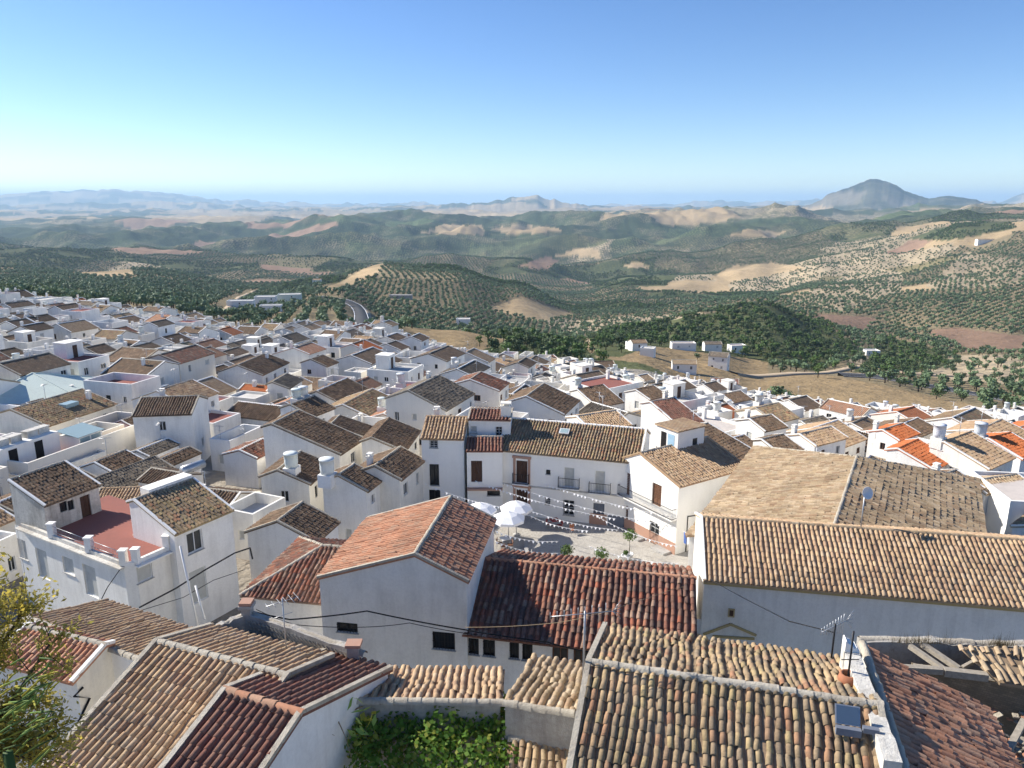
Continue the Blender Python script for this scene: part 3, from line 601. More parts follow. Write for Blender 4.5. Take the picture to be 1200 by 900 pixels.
def roof_planes(root, polys, pal, lod, caps, sp=.26, e=.36, wob=.02, seed=0, single=0, thick=.1, cap_mat=None, name='roof', seg=4, bare=None, skip=None):
    """underlay slab (the roof part) with the cover tiles on it; polys in the frame of root"""
    mb = MB()
    for P in polys: mb.extrude([np.asarray(p) for p in P], (0, 0, -thick))
    base = ('tile_' + pal + '_far') if lod >= 2 else ('tile_' + pal)
    ro = mb.obj(name, base, root)
    if lod < 2:
        M = Matrix.LocRotScale(root.location, root.rotation_euler, None); rest = []; cand = []
        for i, P in enumerate(polys):
            T = tile_layout(P, sp, e, wob, seed + i, 1 + wob * 28, skip=skip)
            if bare is not None:
                C = T['uc'][:, None] * T['u'] + T['vh'][:, None] * T['d'] + T['off'] * T['n']; k = ~bare(C)
                for q in ('uc', 'vl', 'vh', 'h', 'yaw'): T[q] = T[q][k]
            sel = np.zeros(len(T['uc']), bool)
            if single:
                C = T['uc'][:, None] * T['u'] + T['vh'][:, None] * T['d'] + T['off'] * T['n']; Wc = C @ np.array(M.to_3x3()).T + np.array(M.translation)
                px, py, dep = proj(Wc); vis = (px > -15) & (px < 1215) & (py < 915)
                for k in range(len(sel)):
                    if vis[k]: cand.append((dep[k], i, k))
            rest.append((T, sel))
        for dep, i, k in sorted(cand)[:single]:
            T, sel = rest[i]; sel[k] = True
            u, d, n = T['u'], T['d'], T['n']; yv = -T['yaw'][k] / 1.0
            p = T['uc'][k] * u + T['vl'][k] * d + (T['off'] + T['h'][k]) * n
            d2 = d + u * T['yaw'][k]; d2 /= np.linalg.norm(d2); u2 = np.cross(d2, n)
            f = (T['vh'][k] - T['vl'][k]) / (e * 1.14); d2 = d2 * f
            o = bpy.data.objects.new('tile', single_tile(T['sp'], e, pal)); COL.objects.link(o); o.parent = ro
            o.matrix_local = Matrix(((u2[0], d2[0], n[0], p[0]), (u2[1], d2[1], n[1], p[1]), (u2[2], d2[2], n[2], p[2]), (0, 0, 0, 1)))
        gs = [tile_geo(T, seg, ~sel) for T, sel in rest if (~sel).any()]
        if gs: V, Fq = join_geo(gs); mkobj('cover_tiles', npmesh('cover_tiles', V, Fq, 'tile_' + pal), ro, kind='stuff')
    if caps:
        gs = [cap_geo(a, b, .13 if lod < 2 else .12, .42 if lod < 2 else 1.2, 4 if lod < 2 else 3, seed + 50 + i, .01) for i, (a, b) in enumerate(caps)]
        V, Fq = join_geo(gs); mkobj('ridge_cap', npmesh('ridge_cap', V, Fq, cap_mat or ('tile_' + pal)), ro)
    return ro

def auto_ops(L, zt, zb, rg, dens=1.0, door=True):
    """a row of window openings per storey under an eave"""
    ops = []; z = zt - .75; fl = 0
    while z - 1.2 > zb + .3 and fl < 3:
        k = int(L / (2.6 / dens) + rg.random() * .8); k = min(k, 4)
        for i in range(k):
            if rg.random() < .25: continue
            w = rg.choice((.6, .8, .95)); h = rg.choice((.8, 1.1, 1.15)); c = (i + .5) * L / k + rg.uniform(-.3, .3)
            if c - w/2 < .3 or c + w/2 > L - .3: continue
            ops.append((round(c - w/2, 2), round(c + w/2, 2), round(z - h, 2), round(z, 2), rg.choice(('white', 'void', 'blind', 'brown', 'white'))))
        z -= 2.9; fl += 1
    # drop overlapping ones
    out = []
    for o in ops:
        if all(o[1] < p[0] - .1 or o[0] > p[1] + .1 or o[2] > p[3] + .1 or o[3] < p[2] - .1 for p in out): out.append(o)
    return out
def gable_house(name, label, cat, mid, rot, W, sf, sb, zr, k, zb, pal='brown', lod=1, wall='white_wall', ops=None, auto=True, group=None, single=0, wob=.02, sp=.26, e=.36,
                seed=None, eave=.22, verge=.07, cap_mat=None, hip=(0, 0), front_bare=None, detail=0, verge_mat='mortar', rec=True, far_pal=None, skip=None, dens=1.0):
    """house with a ridge along local x; front slope runs sf metres to -y, back slope sb metres to +y"""
    kf, kb = k if isinstance(k, tuple) else (k, k); seed = seed if seed is not None else int(abs(mid[0] * 13 + mid[1] * 7)) ; rg = random.Random(seed)
    root = thing(name, label, cat, (mid[0], mid[1], zb), rot, group)
    zr -= zb; zf = zr - kf * sf; zk = zr - kb * sb; z0 = 0.0; h2 = W / 2
    if rec: PLACED.append(rect_of(mid[0], mid[1], rot, -h2, h2, -sf, sb))
    sides = {'F': ((-h2, -sf), (h2, -sf), zf - .03, (0, -1)), 'R': ((h2, -sf), (h2, sb), min(zf, zk) - .03, (1, 0)), 'B': ((h2, sb), (-h2, sb), zk - .03, (0, 1)), 'L': ((-h2, sb), (-h2, -sf), min(zf, zk) - .03, (-1, 0))}
    if sb < .05 and kb == 0: pass
    mb = MB(); ops = dict(ops or {})
    for s, (p0, p1, zt, wn) in sides.items():
        L = math.hypot(p1[0] - p0[0], p1[1] - p0[1])
        if L < .05 or zt < .2: continue
        if s not in ops and auto and to_cam(mid, rot, wn): ops[s] = auto_ops(L, zt, z0, rg, dens)
        oo = [o if len(o) > 4 else (*o, 'white') for o in ops.get(s, [])]
        oo = [o if o[2] >= 0 or o[3] >= 0 else (o[0], o[1], zt + o[2], zt + o[3], o[4]) for o in oo]     # negative rows count down from the eave
        oo = [o for o in oo if o[2] > .02 and o[3] < zt - .02 and o[1] < L - .02]
        panel(mb, p0, p1, z0, zt, [o[:4] for o in oo])
        for o in oo: fit(root, p0, p1, o, o[4], detail=detail)
    zt = min(zf, zk) - .03; t = .03                                          # gable ends above the lower eave
    for sx, hp in ((-1, hip[0]), (1, hip[1])):
        if hp: continue
        pts = [(sx * h2, -sf, zt), (sx * h2, sb, zt), (sx * h2, sb, max(zk - t, zt)), (sx * h2, 0, zr - t), (sx * h2, -sf, max(zf - t, zt))]
        cl = [p for i, p in enumerate(pts) if math.dist(p, pts[i - 1]) > 1e-3]
        mb.add(cl, [tuple(range(len(cl))) if sx > 0 else tuple(range(len(cl) - 1, -1, -1))])
    mb.obj('wall', wall, root)
    a, b = -h2 - verge, h2 + verge; hl, hr = hip; polys = []; caps = []
    ra, rb = (a + hl, b - hr)
    ef = eave if sf > .5 else 0; eb = eave if sb > .5 else 0; yf, yb = -sf - ef, sb + eb
    if sf > .05: polys.append([(ra, 0, zr), (a, yf, zr + kf * yf), (b, yf, zr + kf * yf), (rb, 0, zr)])
    if sb > .05: polys.append([(rb, 0, zr), (b, yb, zr - kb * yb), (a, yb, zr - kb * yb), (ra, 0, zr)])
    if hl: polys.append([(ra, 0, zr), (a, yb, zr - kb * yb), (a, yf, zr + kf * yf)]); caps += [((a, yf, zr + kf * yf), (ra, 0, zr)), ((a, yb, zr - kb * yb), (ra, 0, zr))]
    if hr: polys.append([(rb, 0, zr), (b, yf, zr + kf * yf), (b, yb, zr - kb * yb)]); caps += [((b, yf, zr + kf * yf), (rb, 0, zr)), ((b, yb, zr - kb * yb), (rb, 0, zr))]
    caps.append(((ra, 0, zr), (rb, 0, zr)))
    ro = roof_planes(root, polys, pal, lod, caps, sp, e, wob, seed, single, cap_mat=cap_mat or ('mortar' if rg.random() < .6 else None), bare=front_bare, skip=skip)
    if not hl and not hr and verge_mat:
        vm = MB()
        for sx in (-1, 1):
            x = sx * (h2 + verge - .06); up = .07
            if sf > .05: vm.beam((x, yf, zr + kf * yf + up), (x, 0, zr + up), .16, .12)
            if sb > .05: vm.beam((x, 0, zr + up), (x, yb, zr - kb * yb + up), .16, .12)
            if lod < 2: vm.obj('verge', verge_mat, ro); vm = MB()
        if lod >= 2: vm.obj('verge', verge_mat, ro, kind='stuff')
    return root
def flat_house(name, label, cat, mid, rot, W, Dp, zt, zb, par=.8, floor_='pale_floor', wall='white_wall', ops=None, auto=True, group=None, rec=True, seed=None, detail=0, lod=2, dens=1.0):
    seed = seed if seed is not None else int(abs(mid[0] * 13 + mid[1] * 7)); rg = random.Random(seed)
    root = thing(name, label, cat, (mid[0], mid[1], zb), rot, group); zt -= zb; x, y = W / 2, Dp / 2; w = .2
    if rec: PLACED.append(rect_of(mid[0], mid[1], rot, -x, x, -y, y))
    mb = MB(); P = [(-x, -y), (x, -y), (x, y), (-x, y)]; I = [(-x + w, -y + w), (x - w, -y + w), (x - w, y - w), (-x + w, y - w)]; ops = dict(ops or {})
    for i, s in enumerate('FRBL'):
        p0, p1 = P[i], P[(i + 1) % 4]; L = math.dist(p0, p1); wn = ((0, -1), (1, 0), (0, 1), (-1, 0))[i]
        if s not in ops and auto and to_cam(mid, rot, wn): ops[s] = auto_ops(L, zt - par, 0, rg, dens)
        oo = [o if len(o) > 4 else (*o, 'white') for o in ops.get(s, [])]; oo = [o if o[2] >= 0 or o[3] >= 0 else (o[0], o[1], zt + o[2], zt + o[3], o[4]) for o in oo]
        oo = [o for o in oo if o[2] > .02 and o[3] < zt - .02]
        panel(mb, p0, p1, 0, zt, [o[:4] for o in oo])
        for o in oo: fit(root, p0, p1, o, o[4], detail=detail)
        q0, q1 = I[i], I[(i + 1) % 4]
        mb.add([(*q1, zt - par), (*q0, zt - par), (*q0, zt), (*q1, zt)], [(0, 1, 2, 3)]); mb.add([(*p0, zt), (*p1, zt), (*q1, zt), (*q0, zt)], [(0, 1, 2, 3)])
    mb.obj('wall', wall, root)
    f = MB(); f.add([(*q, zt - par) for q in I], [(0, 1, 2, 3)]); f.obj('terrace_floor', floor_, root)
    return root
def cam_tick(root, x, y, z): return z

# ------------------------------------------------------------------ surveyed houses
def local_to_world(mid, rot, zb, p): c, s = math.cos(rot), math.sin(rot); return np.array((mid[0] + p[0] * c - p[1] * s, mid[1] + p[0] * s + p[1] * c, zb + p[2]))
def wall_uz(a, b, px, py):
    """plan ends a, b of a wall: along-wall distance and height where the sight line meets it"""
    d = ray(px, py); t = np.asarray(b[:2]) - np.asarray(a[:2]); L = np.linalg.norm(t); t /= L
    M_ = np.array([[d[0], -t[0]], [d[1], -t[1]]]); s, u = np.linalg.solve(M_, np.asarray(a[:2])); return u, CAMZ + d[2] * s
def ops_px(mid, rot, zb, p0, p1, lst):
    a = local_to_world(mid, rot, zb, (*p0, 0)); b = local_to_world(mid, rot, zb, (*p1, 0)); out = []
    for (x0, x1, y0, y1, kind) in lst:
        ym = (y0 + y1) / 2; xm = (x0 + x1) / 2
        u0 = wall_uz(a, b, x0, ym)[0]; u1 = wall_uz(a, b, x1, ym)[0]; z1 = wall_uz(a, b, xm, y0)[1] - zb; z0 = wall_uz(a, b, xm, y1)[1] - zb
        out.append((round(min(u0, u1), 2), round(max(u0, u1), 2), round(max(z0, .05), 2), round(z1, 2), kind))
    return out
INFO = {}
def ridge_house(key, label, r0, r1, zr, k=.38, epx=None, far=None, sf=None, sb=None, zb=None, cat='house', name='white_house', opx=None, **kw):
    if isinstance(zr, str):                    # 'h6': ridge six metres over the ground below it
        hh = float(zr[1:]); zr = 0.0
        for _ in range(25): q = PZ((r0[0] + r1[0]) / 2, (r0[1] + r1[1]) / 2, zr); zr = .5 * zr + .5 * (float(ground(q[0], q[1])) + hh)
    A = PZ(*r0, zr); B = PZ(*r1, zr); t = (B - A)[:2]; W = np.linalg.norm(t); t /= W; rot = math.atan2(t[1], t[0]); nf = np.array((t[1], -t[0]))
    kf, kb = k if isinstance(k, tuple) else (k, k)
    def span(px, sgn, kk):
        d = ray(*px); v = np.array((sgn * nf[0], sgn * nf[1], -kk)); M_ = np.stack([d, -np.array((t[0], t[1], 0)), -v], 1)
        return np.linalg.solve(M_, A - np.array((0, 0, CAMZ)))[2]
    if epx is not None: sf = span(epx, 1, kf)
    if far is not None: sb = span(far, -1, kb)
    sf = max(sf or 0, 0); sb = max(sb if sb is not None else sf, 0)
    mid = ((A + B) / 2)[:2]; 
    if zb is None: zb = float(ground(*mid)) - .4
    ops = {}
    h2 = W / 2; SD = {'F': ((-h2, -sf), (h2, -sf)), 'R': ((h2, -sf), (h2, sb)), 'B': ((h2, sb), (-h2, sb)), 'L': ((-h2, sb), (-h2, -sf))}
    for s, lst in (opx or {}).items(): ops[s] = ops_px(mid, rot, zb, *SD[s], lst)
    INFO[key] = dict(mid=mid, rot=rot, W=W, sf=sf, sb=sb, zr=zr, zb=zb, kf=kf, kb=kb)
    root = gable_house(name, label, cat, mid, rot, W, sf, sb, zr, k, zb, ops=ops, **kw)
    INFO[key]['root'] = root
    print('SURVEY', key, 'mid', np.round(mid, 1), 'rot', round(math.degrees(rot), 1), 'W', round(W, 1), 'sf', round(sf, 1), 'sb', round(sb, 1), 'eave z', round(zr - kf * sf, 1), 'zb', round(zb, 1))
    return root

# --- the near roofs under the viewpoint
ridge_house('A', 'old house with lichen-blotched ochre barrel tiles and a small solar panel on its roof', (690, 776), (1030, 827), 15.0, (.36, .30), far=(760, 742), sf=4.4, zb=8, pal='ochre', single=300, sp=.232, e=.34, wob=.03, wall='aged_wall', auto=False, cap_mat='mortar')
ridge_house('H1', 'old house with a wide weathered brown tile roof beside the lattice parapet', (184, 752), (336, 792), 14.0, .34, far=(330, 757), sf=6.0, zb=8, pal='tan', single=200, sp=.25, e=.36, wob=.015, wall='aged_wall', auto=False, cap_mat='mortar')
ridge_house('H2', 'house with dark red barrel tile roof above a blank white gable wall', (264, 809), (352, 836), 14.4, .34, far=(400, 771), sf=4.4, zb=8, pal='wine', single=300, sp=.25, e=.36, wob=.008, wall='white_wall', auto=False, cap_mat='tile_pink')
ridge_house('E', 'low outbuilding with wavy pale tiles sloping away from a crumbling capped wall', (592, 825), (686, 840), 13.2, (.3, .28), far=(640, 774), sf=0, zb=7, pal='sand', sp=.25, e=.36, wob=.035, wall='rough_grey', auto=False, cap_mat='mortar', verge_mat=None)
ridge_house('G', 'low outbuilding with sagging tan tiles sloping away behind the green vine', (415, 822), (586, 824), 12.9, (.3, .28), far=(500, 786), sf=0, zb=7, pal='tan', sp=.25, e=.36, wob=.028, wall='rough_grey', auto=False, cap_mat='mortar', verge_mat=None)
ridge_house('F', 'low lean-to with mossy broken tiles below the crumbling capped wall', (598, 866), (664, 870), 12.0, .34, sf=2.6, sb=0, zb=7, pal='ochre', sp=.23, e=.34, wob=.05, wall='rough_grey', auto=False, verge_mat=None)
ridge_house('D', 'old house with a steep shaggy brown tile roof beside the ruin', (1062, 905), (1012, 757), 14.6, .42, epx=(1160, 850), sb=0, zb=7, pal='pink', sp=.23, e=.32, wob=.05, wall='aged_wall', auto=False, verge_mat=None)
ridge_house('I', 'house with a broad brown tiled roof sloping away from a white-capped wall', (30, 724), (172, 777), 11.3, .30, far=(140, 712), sf=0, zb=5, pal='tan', sp=.25, e=.36, wob=.03, auto=False, cap_mat='mortar', verge_mat=None)
ridge_house('J', 'small house with white side wall carrying a bent black drainpipe', (30, 734), (123, 756), 11.6, .36, epx=(80, 792), sb=.4, zb=6, pal='pink', sp=.25, e=.36, wob=.03, auto=False, verge_mat='clean_white')
# --- the houses this side of the square
ridge_house('W', 'white house with a tall blank gable wall and red tiled roof towards the square', (486, 650), (528, 583), 11.0, (.46, .33), sf=2.6, sb=5.1, zb=1, pal='pink', sp=.27, e=.38, wob=.03, wall='grey_white', auto=False, eave=.12, cap_mat='mortar', verge_mat='mortar', detail=1, opx={'L': [(507, 533, 741, 761, 'void'), (395, 419, 730, 741, 'void')]})
ridge_house('V', 'long white house with red and black mottled tile roof facing the square', (568, 655), (814, 678), 8.6, .38, epx=(600, 746), far=(640, 651), zb=0, pal='red', single=0, sp=.33, e=.42, wob=.02, wall='grey_white', auto=False, cap_mat='tile_pink', verge_mat=None,
            opx={'F': [(547, 561, 748, 767, 'void'), (566, 580, 750, 769, 'void'), (597, 608, 752, 772, 'void'), (612, 624, 754, 774, 'void'), (647, 666, 758, 775, 'brown'), (672, 690, 762, 778, 'brown')]}, detail=1)
ridge_house('N', 'long white hall with a ribbed tan tile roof and a blank wall', (822, 606), (1290, 640), 10.0, .38, epx=(830, 677), sb=4, zb=0, pal='tan', single=300, sp=.262, e=.40, wob=.012, wall='grey_white', auto=False, cap_mat='tile_sand', verge_mat='clean_white')

# hip-roofed neighbour against the tall gable
X_ = gable_house('white_house', 'low white house with a hipped pink tile roof against the tall blank gable', 'house', (-11.3, 40.9), R(-10), 6.6, 3.6, 3.6, 8.0, .40, .5, pal='red', sp=.27, e=.38, wob=.02, wall='grey_white', auto=False, hip=(3.4, 0), cap_mat='mortar', eave=.2)
# terrace house and its neighbour
def poly_house(name, label, cat, pts, zt, zb, par, floor_, wall='white_wall', ops=None, par_h=.85, par_w=.22, kinds=True):
    c = np.mean(pts, 0); root = thing(name, label, cat, (c[0], c[1], zb)); Q = [tuple(np.asarray(p) - c) for p in pts]; n = len(Q); zt -= zb; mb = MB()
    for i in range(n):
        oo = []
        for o in (ops or {}).get(i, []):
            a, b = pts[i], pts[(i + 1) % n]; x0, x1, y0, y1, kd = o; ym = (y0 + y1) / 2; xm = (x0 + x1) / 2
            u0, u1 = sorted((wall_uz(a, b, x0, ym)[0], wall_uz(a, b, x1, ym)[0])); z1 = wall_uz(a, b, xm, y0)[1] - zb; z0 = max(.05, wall_uz(a, b, xm, y1)[1] - zb)
            oo.append((u0, u1, z0, min(z1, zt - .05), kd))
        panel(mb, Q[i], Q[(i + 1) % n], 0, zt, [o[:4] for o in oo])
        for o in oo: fit(root, Q[i], Q[(i + 1) % n], o, o[4], detail=1)
    mb.obj('wall', wall, root)
    f = MB(); f.add([(*q, zt - .005) for q in Q], [tuple(range(n))]); f.obj('terrace_floor', floor_, root)
    for i in par:
        a = np.array(Q[i]); b = np.array(Q[(i + 1) % n]); t = (b - a) / np.linalg.norm(b - a); nn = np.array((t[1], -t[0])); a2 = a - nn * (par_w / 2 - .03) ; b2 = b - nn * (par_w / 2 - .03)
        p = MB(); p.beam((*a2, zt + par_h / 2), (*b2, zt + par_h / 2), par_w, par_h); p.beam((*a2, zt + par_h + .03), (*b2, zt + par_h + .03), par_w + .08, .06)
        p.obj('parapet', wall, root)
    PLACED.append(np.array([(min(q[0] for q in pts), min(q[1] for q in pts)), (max(q[0] for q in pts), min(q[1] for q in pts)), (max(q[0] for q in pts), max(q[1] for q in pts)), (min(q[0] for q in pts), max(q[1] for q in pts))]))
    return root
tC = np.array((-23.9, 42.35)); tu = np.array((-math.cos(R(30)), math.sin(R(30)))); tv = np.array((math.sin(R(30)), math.cos(R(30))))
Tp = [tuple(tC + tu * a + tv * b) for a, b in ((12.5, 0), (.5, 0), (0, .5), (0, 3.1), (4.3, 3.1), (4.3, 6.6), (12.5, 6.6))]
T_ = poly_house('terrace_house', 'white corner house with a red-floored roof terrace, corner posts and thin railings', 'house', Tp, 5.75, -.5, [], 'red_floor',
    ops={0: [(22, 31, 633, 654, 'blind'), (44, 56, 645, 677, 'blind'), (74, 86, 654, 672, 'blind'), (99, 113, 664, 698, 'blind')], 2: [(160, 179, 660, 681, 'blind')]})
def terrace_rail():
    z = 5.75 + .5; c = np.mean(Tp, 0)
    def L(a, b, zz): q = tC + tu * a + tv * b - c; return (q[0], q[1], zz)
    p = MB(); p.beam(L(12.3, .12, z + .12), L(.6, .12, z + .12), .22, .24); p.beam(L(12.5, -.08, z - .06), L(.45, -.08, z - .06), .5, .1, 0); p.obj('kerb', 'aged_wall', T_)
    p = MB(); p.beam(L(.12, .6, z + .15), L(.12, 3.0, z + .15), .22, .3); p.beam(L(-.08, .45, z - .06), L(-.08, 3.1, z - .06), .5, .1); p.beam(L(.5, .1, z + .12), L(.1, .5, z + .12), .22, .24); p.obj('kerb', 'white_wall', T_)
    for a, b in ((8.6, .15), (4.3, .15), (.65, .15), (.15, .65), (.15, 2.85)):
        p = MB(); x, y, _ = L(a, b, 0); p.box(x - .2, x + .2, y - .2, y + .2, z + .02, z + 1.0); p.box(x - .25, x + .25, y - .25, y + .25, z + 1.0, z + 1.08); p.obj('post', 'white_wall', T_)
    for a0, a1 in ((8.4, 4.5), (4.1, .85)):
        p = MB()
        for h in (.45, .85): p.tube([L(a0, .15, z + h), L(a1, .15, z + h)], .018, 5)
        k = int((a0 - a1) / .16)
        for i in range(1, k): a = a0 - i * (a0 - a1) / k; p.tube([L(a, .15, z + .24), L(a, .15, z + .85)], .008, 3)
        p.obj('railing', 'galvanised', T_)
terrace_rail()
ridge_house('T3', 'stained roof-top room with a tiled lean-to roof on the red terrace', (10, 563), (76, 541), 9.1, .38, epx=(78, 581), sb=0, zb=2.0, pal='brown', sp=.26, e=.36, wob=.02, wall='aged_wall', auto=False, name='rooftop_hut', cat='hut', verge_mat='clean_white', opx={'F': [(70, 79, 588, 600, 'void'), (79.5, 87, 586, 598, 'void'), (95, 107, 580, 610, 'door')]})
ridge_house('T2', 'white two-storey house with brown tile roof next to the red terrace', (157, 586), (226, 561), 8.6, .38, epx=(243, 608), sb=.6, zb=-.5, pal='ochre', sp=.26, e=.36, wob=.02, auto=False, verge_mat='clean_white', detail=1,
    opx={'F': [(219, 238, 622, 647, 'white'), (265, 278, 602, 624, 'white'), (223, 243, 666, 706, 'blind'), (269, 281, 645, 670, 'white')]})
# houses along the lane to the left of the square
LANE = [('L1', (325, 611), (354, 589), 'h5.6', .42, (385, 620), 2.6, 'brown', 'with mortar-banded roof edge at the lane corner'), ('L3', (396, 557), (415, 544), 'h6.2', .42, (438, 568), 1.5, 'brown', 'beside the walled patio on the lane'),
    ('L4', (439, 546), (469, 524), 'h6.4', .42, (480, 552), 2.4, 'brown', 'at the head of the lane by the square'), ('L5', (325, 551), (352, 529), 'h5.2', .40, (385, 545), 1.6, 'brown', 'beside a green water tank'),
    ('L6', (318, 497), (350, 481), 'h7.2', .34, (411, 523), 1.0, 'brown', 'with one long slope over a long white wall'), ('L7', (386, 499), (398, 487), 'h5.6', .34, (440, 500), .6, 'brown', 'tucked behind the long-sloped roof'),
    ('L8', (435, 513), (456, 490), 'h5.8', .40, (486, 511), 1.0, 'brown', 'with a pale stepped verge above the lane'), ('L9', (340, 474), (368, 464), 'h6.5', .38, (380, 482), 1.5, 'brown', 'beside two water tanks'),
    ('a', (278, 428), (311, 414), 'h7.0', .36, (318, 434), 3.5, 'brown', 'with a large blank gable over the patios'), ('b', (319, 448), (336, 438), 'h5.5', .36, (350, 447), .8, 'grey', 'with a dark lean-to over a shaded patio'),
    ('c', (364, 421), (378, 416), 'h6.5', .36, (391, 426), 2.0, 'brown', 'with a short dark slope amid the patios'),
    ('K1', (166, 466), (233, 464), 'h7.6', .36, (176, 486), 3.0, 'brown', 'with tall right gable above a yard'), ('K2', (12, 480), (96, 456), 'h6.0', .30, (86, 489), 5.0, 'ochre', 'with a huge mottled roof and one skylight'),
    ('K4', (106, 563), (182, 535), 'h4.6', .36, (152, 569), .5, 'grey', 'crouched under the long blank wall'), ('K5', (118, 573), (176, 571), 'h4.4', .34, (150, 584), .5, 'tan', 'low behind the red terrace'),
    ('R1', (762, 471), (790, 466), 'h7.2', .34, (803, 497), 1.5, 'wine', 'with a bright red roof and lit white gable'), ('R2', (800, 507), (829, 496), 'h6.6', .32, (883, 546), 1.0, 'brown', 'with a long ribbed slope behind the corner house'),
    ('R3', (676, 488), (722, 481), 'h6.6', .30, (752, 495), 2.0, 'tan', 'with a wide tan roof peeping over the square'), ('R5', (878, 491), (904, 486), 'h6.2', .34, (914, 501), 2.0, 'brown', 'with a lit white side wall beside a corrugated awning'),
    ('R6', (892, 515), (918, 509), 'h5.6', .34, (922, 530), 1.0, 'brown', 'low behind the great sand-coloured roof'), ('R8', (937, 509), (974, 500), 'h6.0', .34, (977, 516), 1.5, 'tan', 'with a thick lit verge behind the great roof'),
    ('S1', (1034, 504), (1058, 496), 'h6.6', .36, (1062, 512), 1.5, 'orange', 'with a clean orange roof and lit white gable'), ('S2', (1052, 526), (1076, 515), 'h6.0', .34, (1102, 545), 1.0, 'orange', 'with a flue on its half-shaded orange eave'),
    ('S3', (1106, 518), (1138, 506), 'h7.0', .36, (1170, 543), 1.2, 'tan', 'with neat tan rows and a thick white verge'), ('S4', (1158, 514), (1184, 507), 'h6.5', .34, (1214, 532), 2.0, 'orange', 'with an orange roof at the end of the row'),
    ('S8', (1096, 560), (1120, 551), 'h6.0', .36, (1134, 578), 1.0, 'brown', 'small, wedged below the great roof'), ('S10', (1136, 564), (1192, 556), 'h5.5', .30, (1172, 575), 1.0, 'sand', 'with a pale sandy lean-to roof'),
    ('R4', (846, 462), (868, 458), 'h5.5', .34, (868, 470), 1.5, 'brown', 'by the dark trees'), ('R9', (745, 457), (766, 452), 'h6.0', .34, (772, 465), 2.0, 'brown', 'behind the round white tank house')]
LTX = {'brown': 'weathered brown tiles', 'grey': 'dark grey-brown tiles', 'ochre': 'mottled ochre tiles', 'tan': 'tan tiles', 'wine': 'red tiles', 'orange': 'orange tiles', 'sand': 'sandy tiles', 'pink': 'pinkish tiles', 'red': 'red tiles'}
for key, r0, r1, zr, k, ep, sb, pal, tx in LANE:
    ridge_house(key, 'white house in %s %s' % (LTX[pal], tx), r0, r1, zr, k, epx=ep, sb=sb, pal=pal, sp=.27, e=.38, wob=.02, lod=1, verge_mat=('clean_white' if key[0] in 'RS' else 'mortar'), dens=.7)
# --- round the square
ridge_house('P1', 'narrow three-storey white house at the corner of the square', (500, 488), (548, 489), 8.4, .40, epx=(520, 513), sb=4, zb=-.5, pal='tan', sp=.30, e=.40, wob=.01, auto=False, detail=1, wall='clean_white', verge_mat=None,
    opx={'F': [(503.5, 513, 514.5, 525, 'grid'), (528, 537, 513, 524, 'grid'), (503.5, 514.5, 544, 569, 'void'), (503, 516, 574, 594, 'doorvoid')]})
ridge_house('P2', 'upper storey set back under a flat-pitched red roof beside the square', (552, 479), (600, 480), 8.9, .22, epx=(575, 491), sb=1, zb=-.5, pal='wine', sp=.30, e=.40, wob=.01, auto=False, detail=1, wall='clean_white', opx={'F': [(581, 588.5, 500, 514, 'grid'), (551, 559, 499, 507, 'blind')]})
ridge_house('P2b', 'white house front with a wine-red awning roof and a framed brown door', (548, 512), (589, 512), 7.05, .40, epx=(570, 527), sb=.3, zb=-.5, pal='wine', sp=.30, e=.40, wob=.01, auto=False, detail=1, wall='clean_white', verge_mat=None, opx={'F': [(552, 565, 540, 565, 'door'), (571, 586, 571, 581, 'void')]})
ridge_house('P3', 'long two-storey white house with ribbed tile roof and small balconies on the square', (597, 490), (757, 503), 7.9, .40, epx=(660, 533), sb=4, zb=-.5, pal='ochre', single=0, sp=.27, e=.40, wob=.01, auto=False, detail=1, wall='clean_white', verge_mat='clean_white', cap_mat='clean_white',
    opx={'F': [(605, 618, 540, 566, 'door'), (640, 645, 550.5, 556, 'void'), (661, 673, 548, 571, 'blind'), (697, 709, 552, 577, 'blind'), (605, 618, 574, 598, 'door'), (639, 645, 583, 591, 'grid'), (660, 673, 586, 604, 'grid'), (695, 708, 590, 613, 'doorslate')]})
ridge_house('P4', 'white corner house with sunlit gable, brown shutters and a long balcony', (750, 531), (828, 512.5), 7.4, (.30, .5), sf=4.6, sb=2.1, zb=-.5, pal='tan', sp=.26, e=.36, wob=.02, auto=False, detail=1, wall='clean_white', verge_mat='tile_tan',
    opx={'L': [(728, 738, 553, 579, 'french'), (764, 775, 567, 593, 'french'), (725, 736, 591, 616, 'french'), (761, 772, 612, 638, 'grid')]})
E_ = gable_house('church', 'great church roof of sandy worn tiles, hipped at the back, behind the long hall', 'church', (24.3, 50.2), R(60.8), 21, 8.2, 8.6, 9.2, .30, -1, pal='sand', sp=.31, e=.42, wob=.05, auto=False, hip=(0, 7), cap_mat='mortar', )

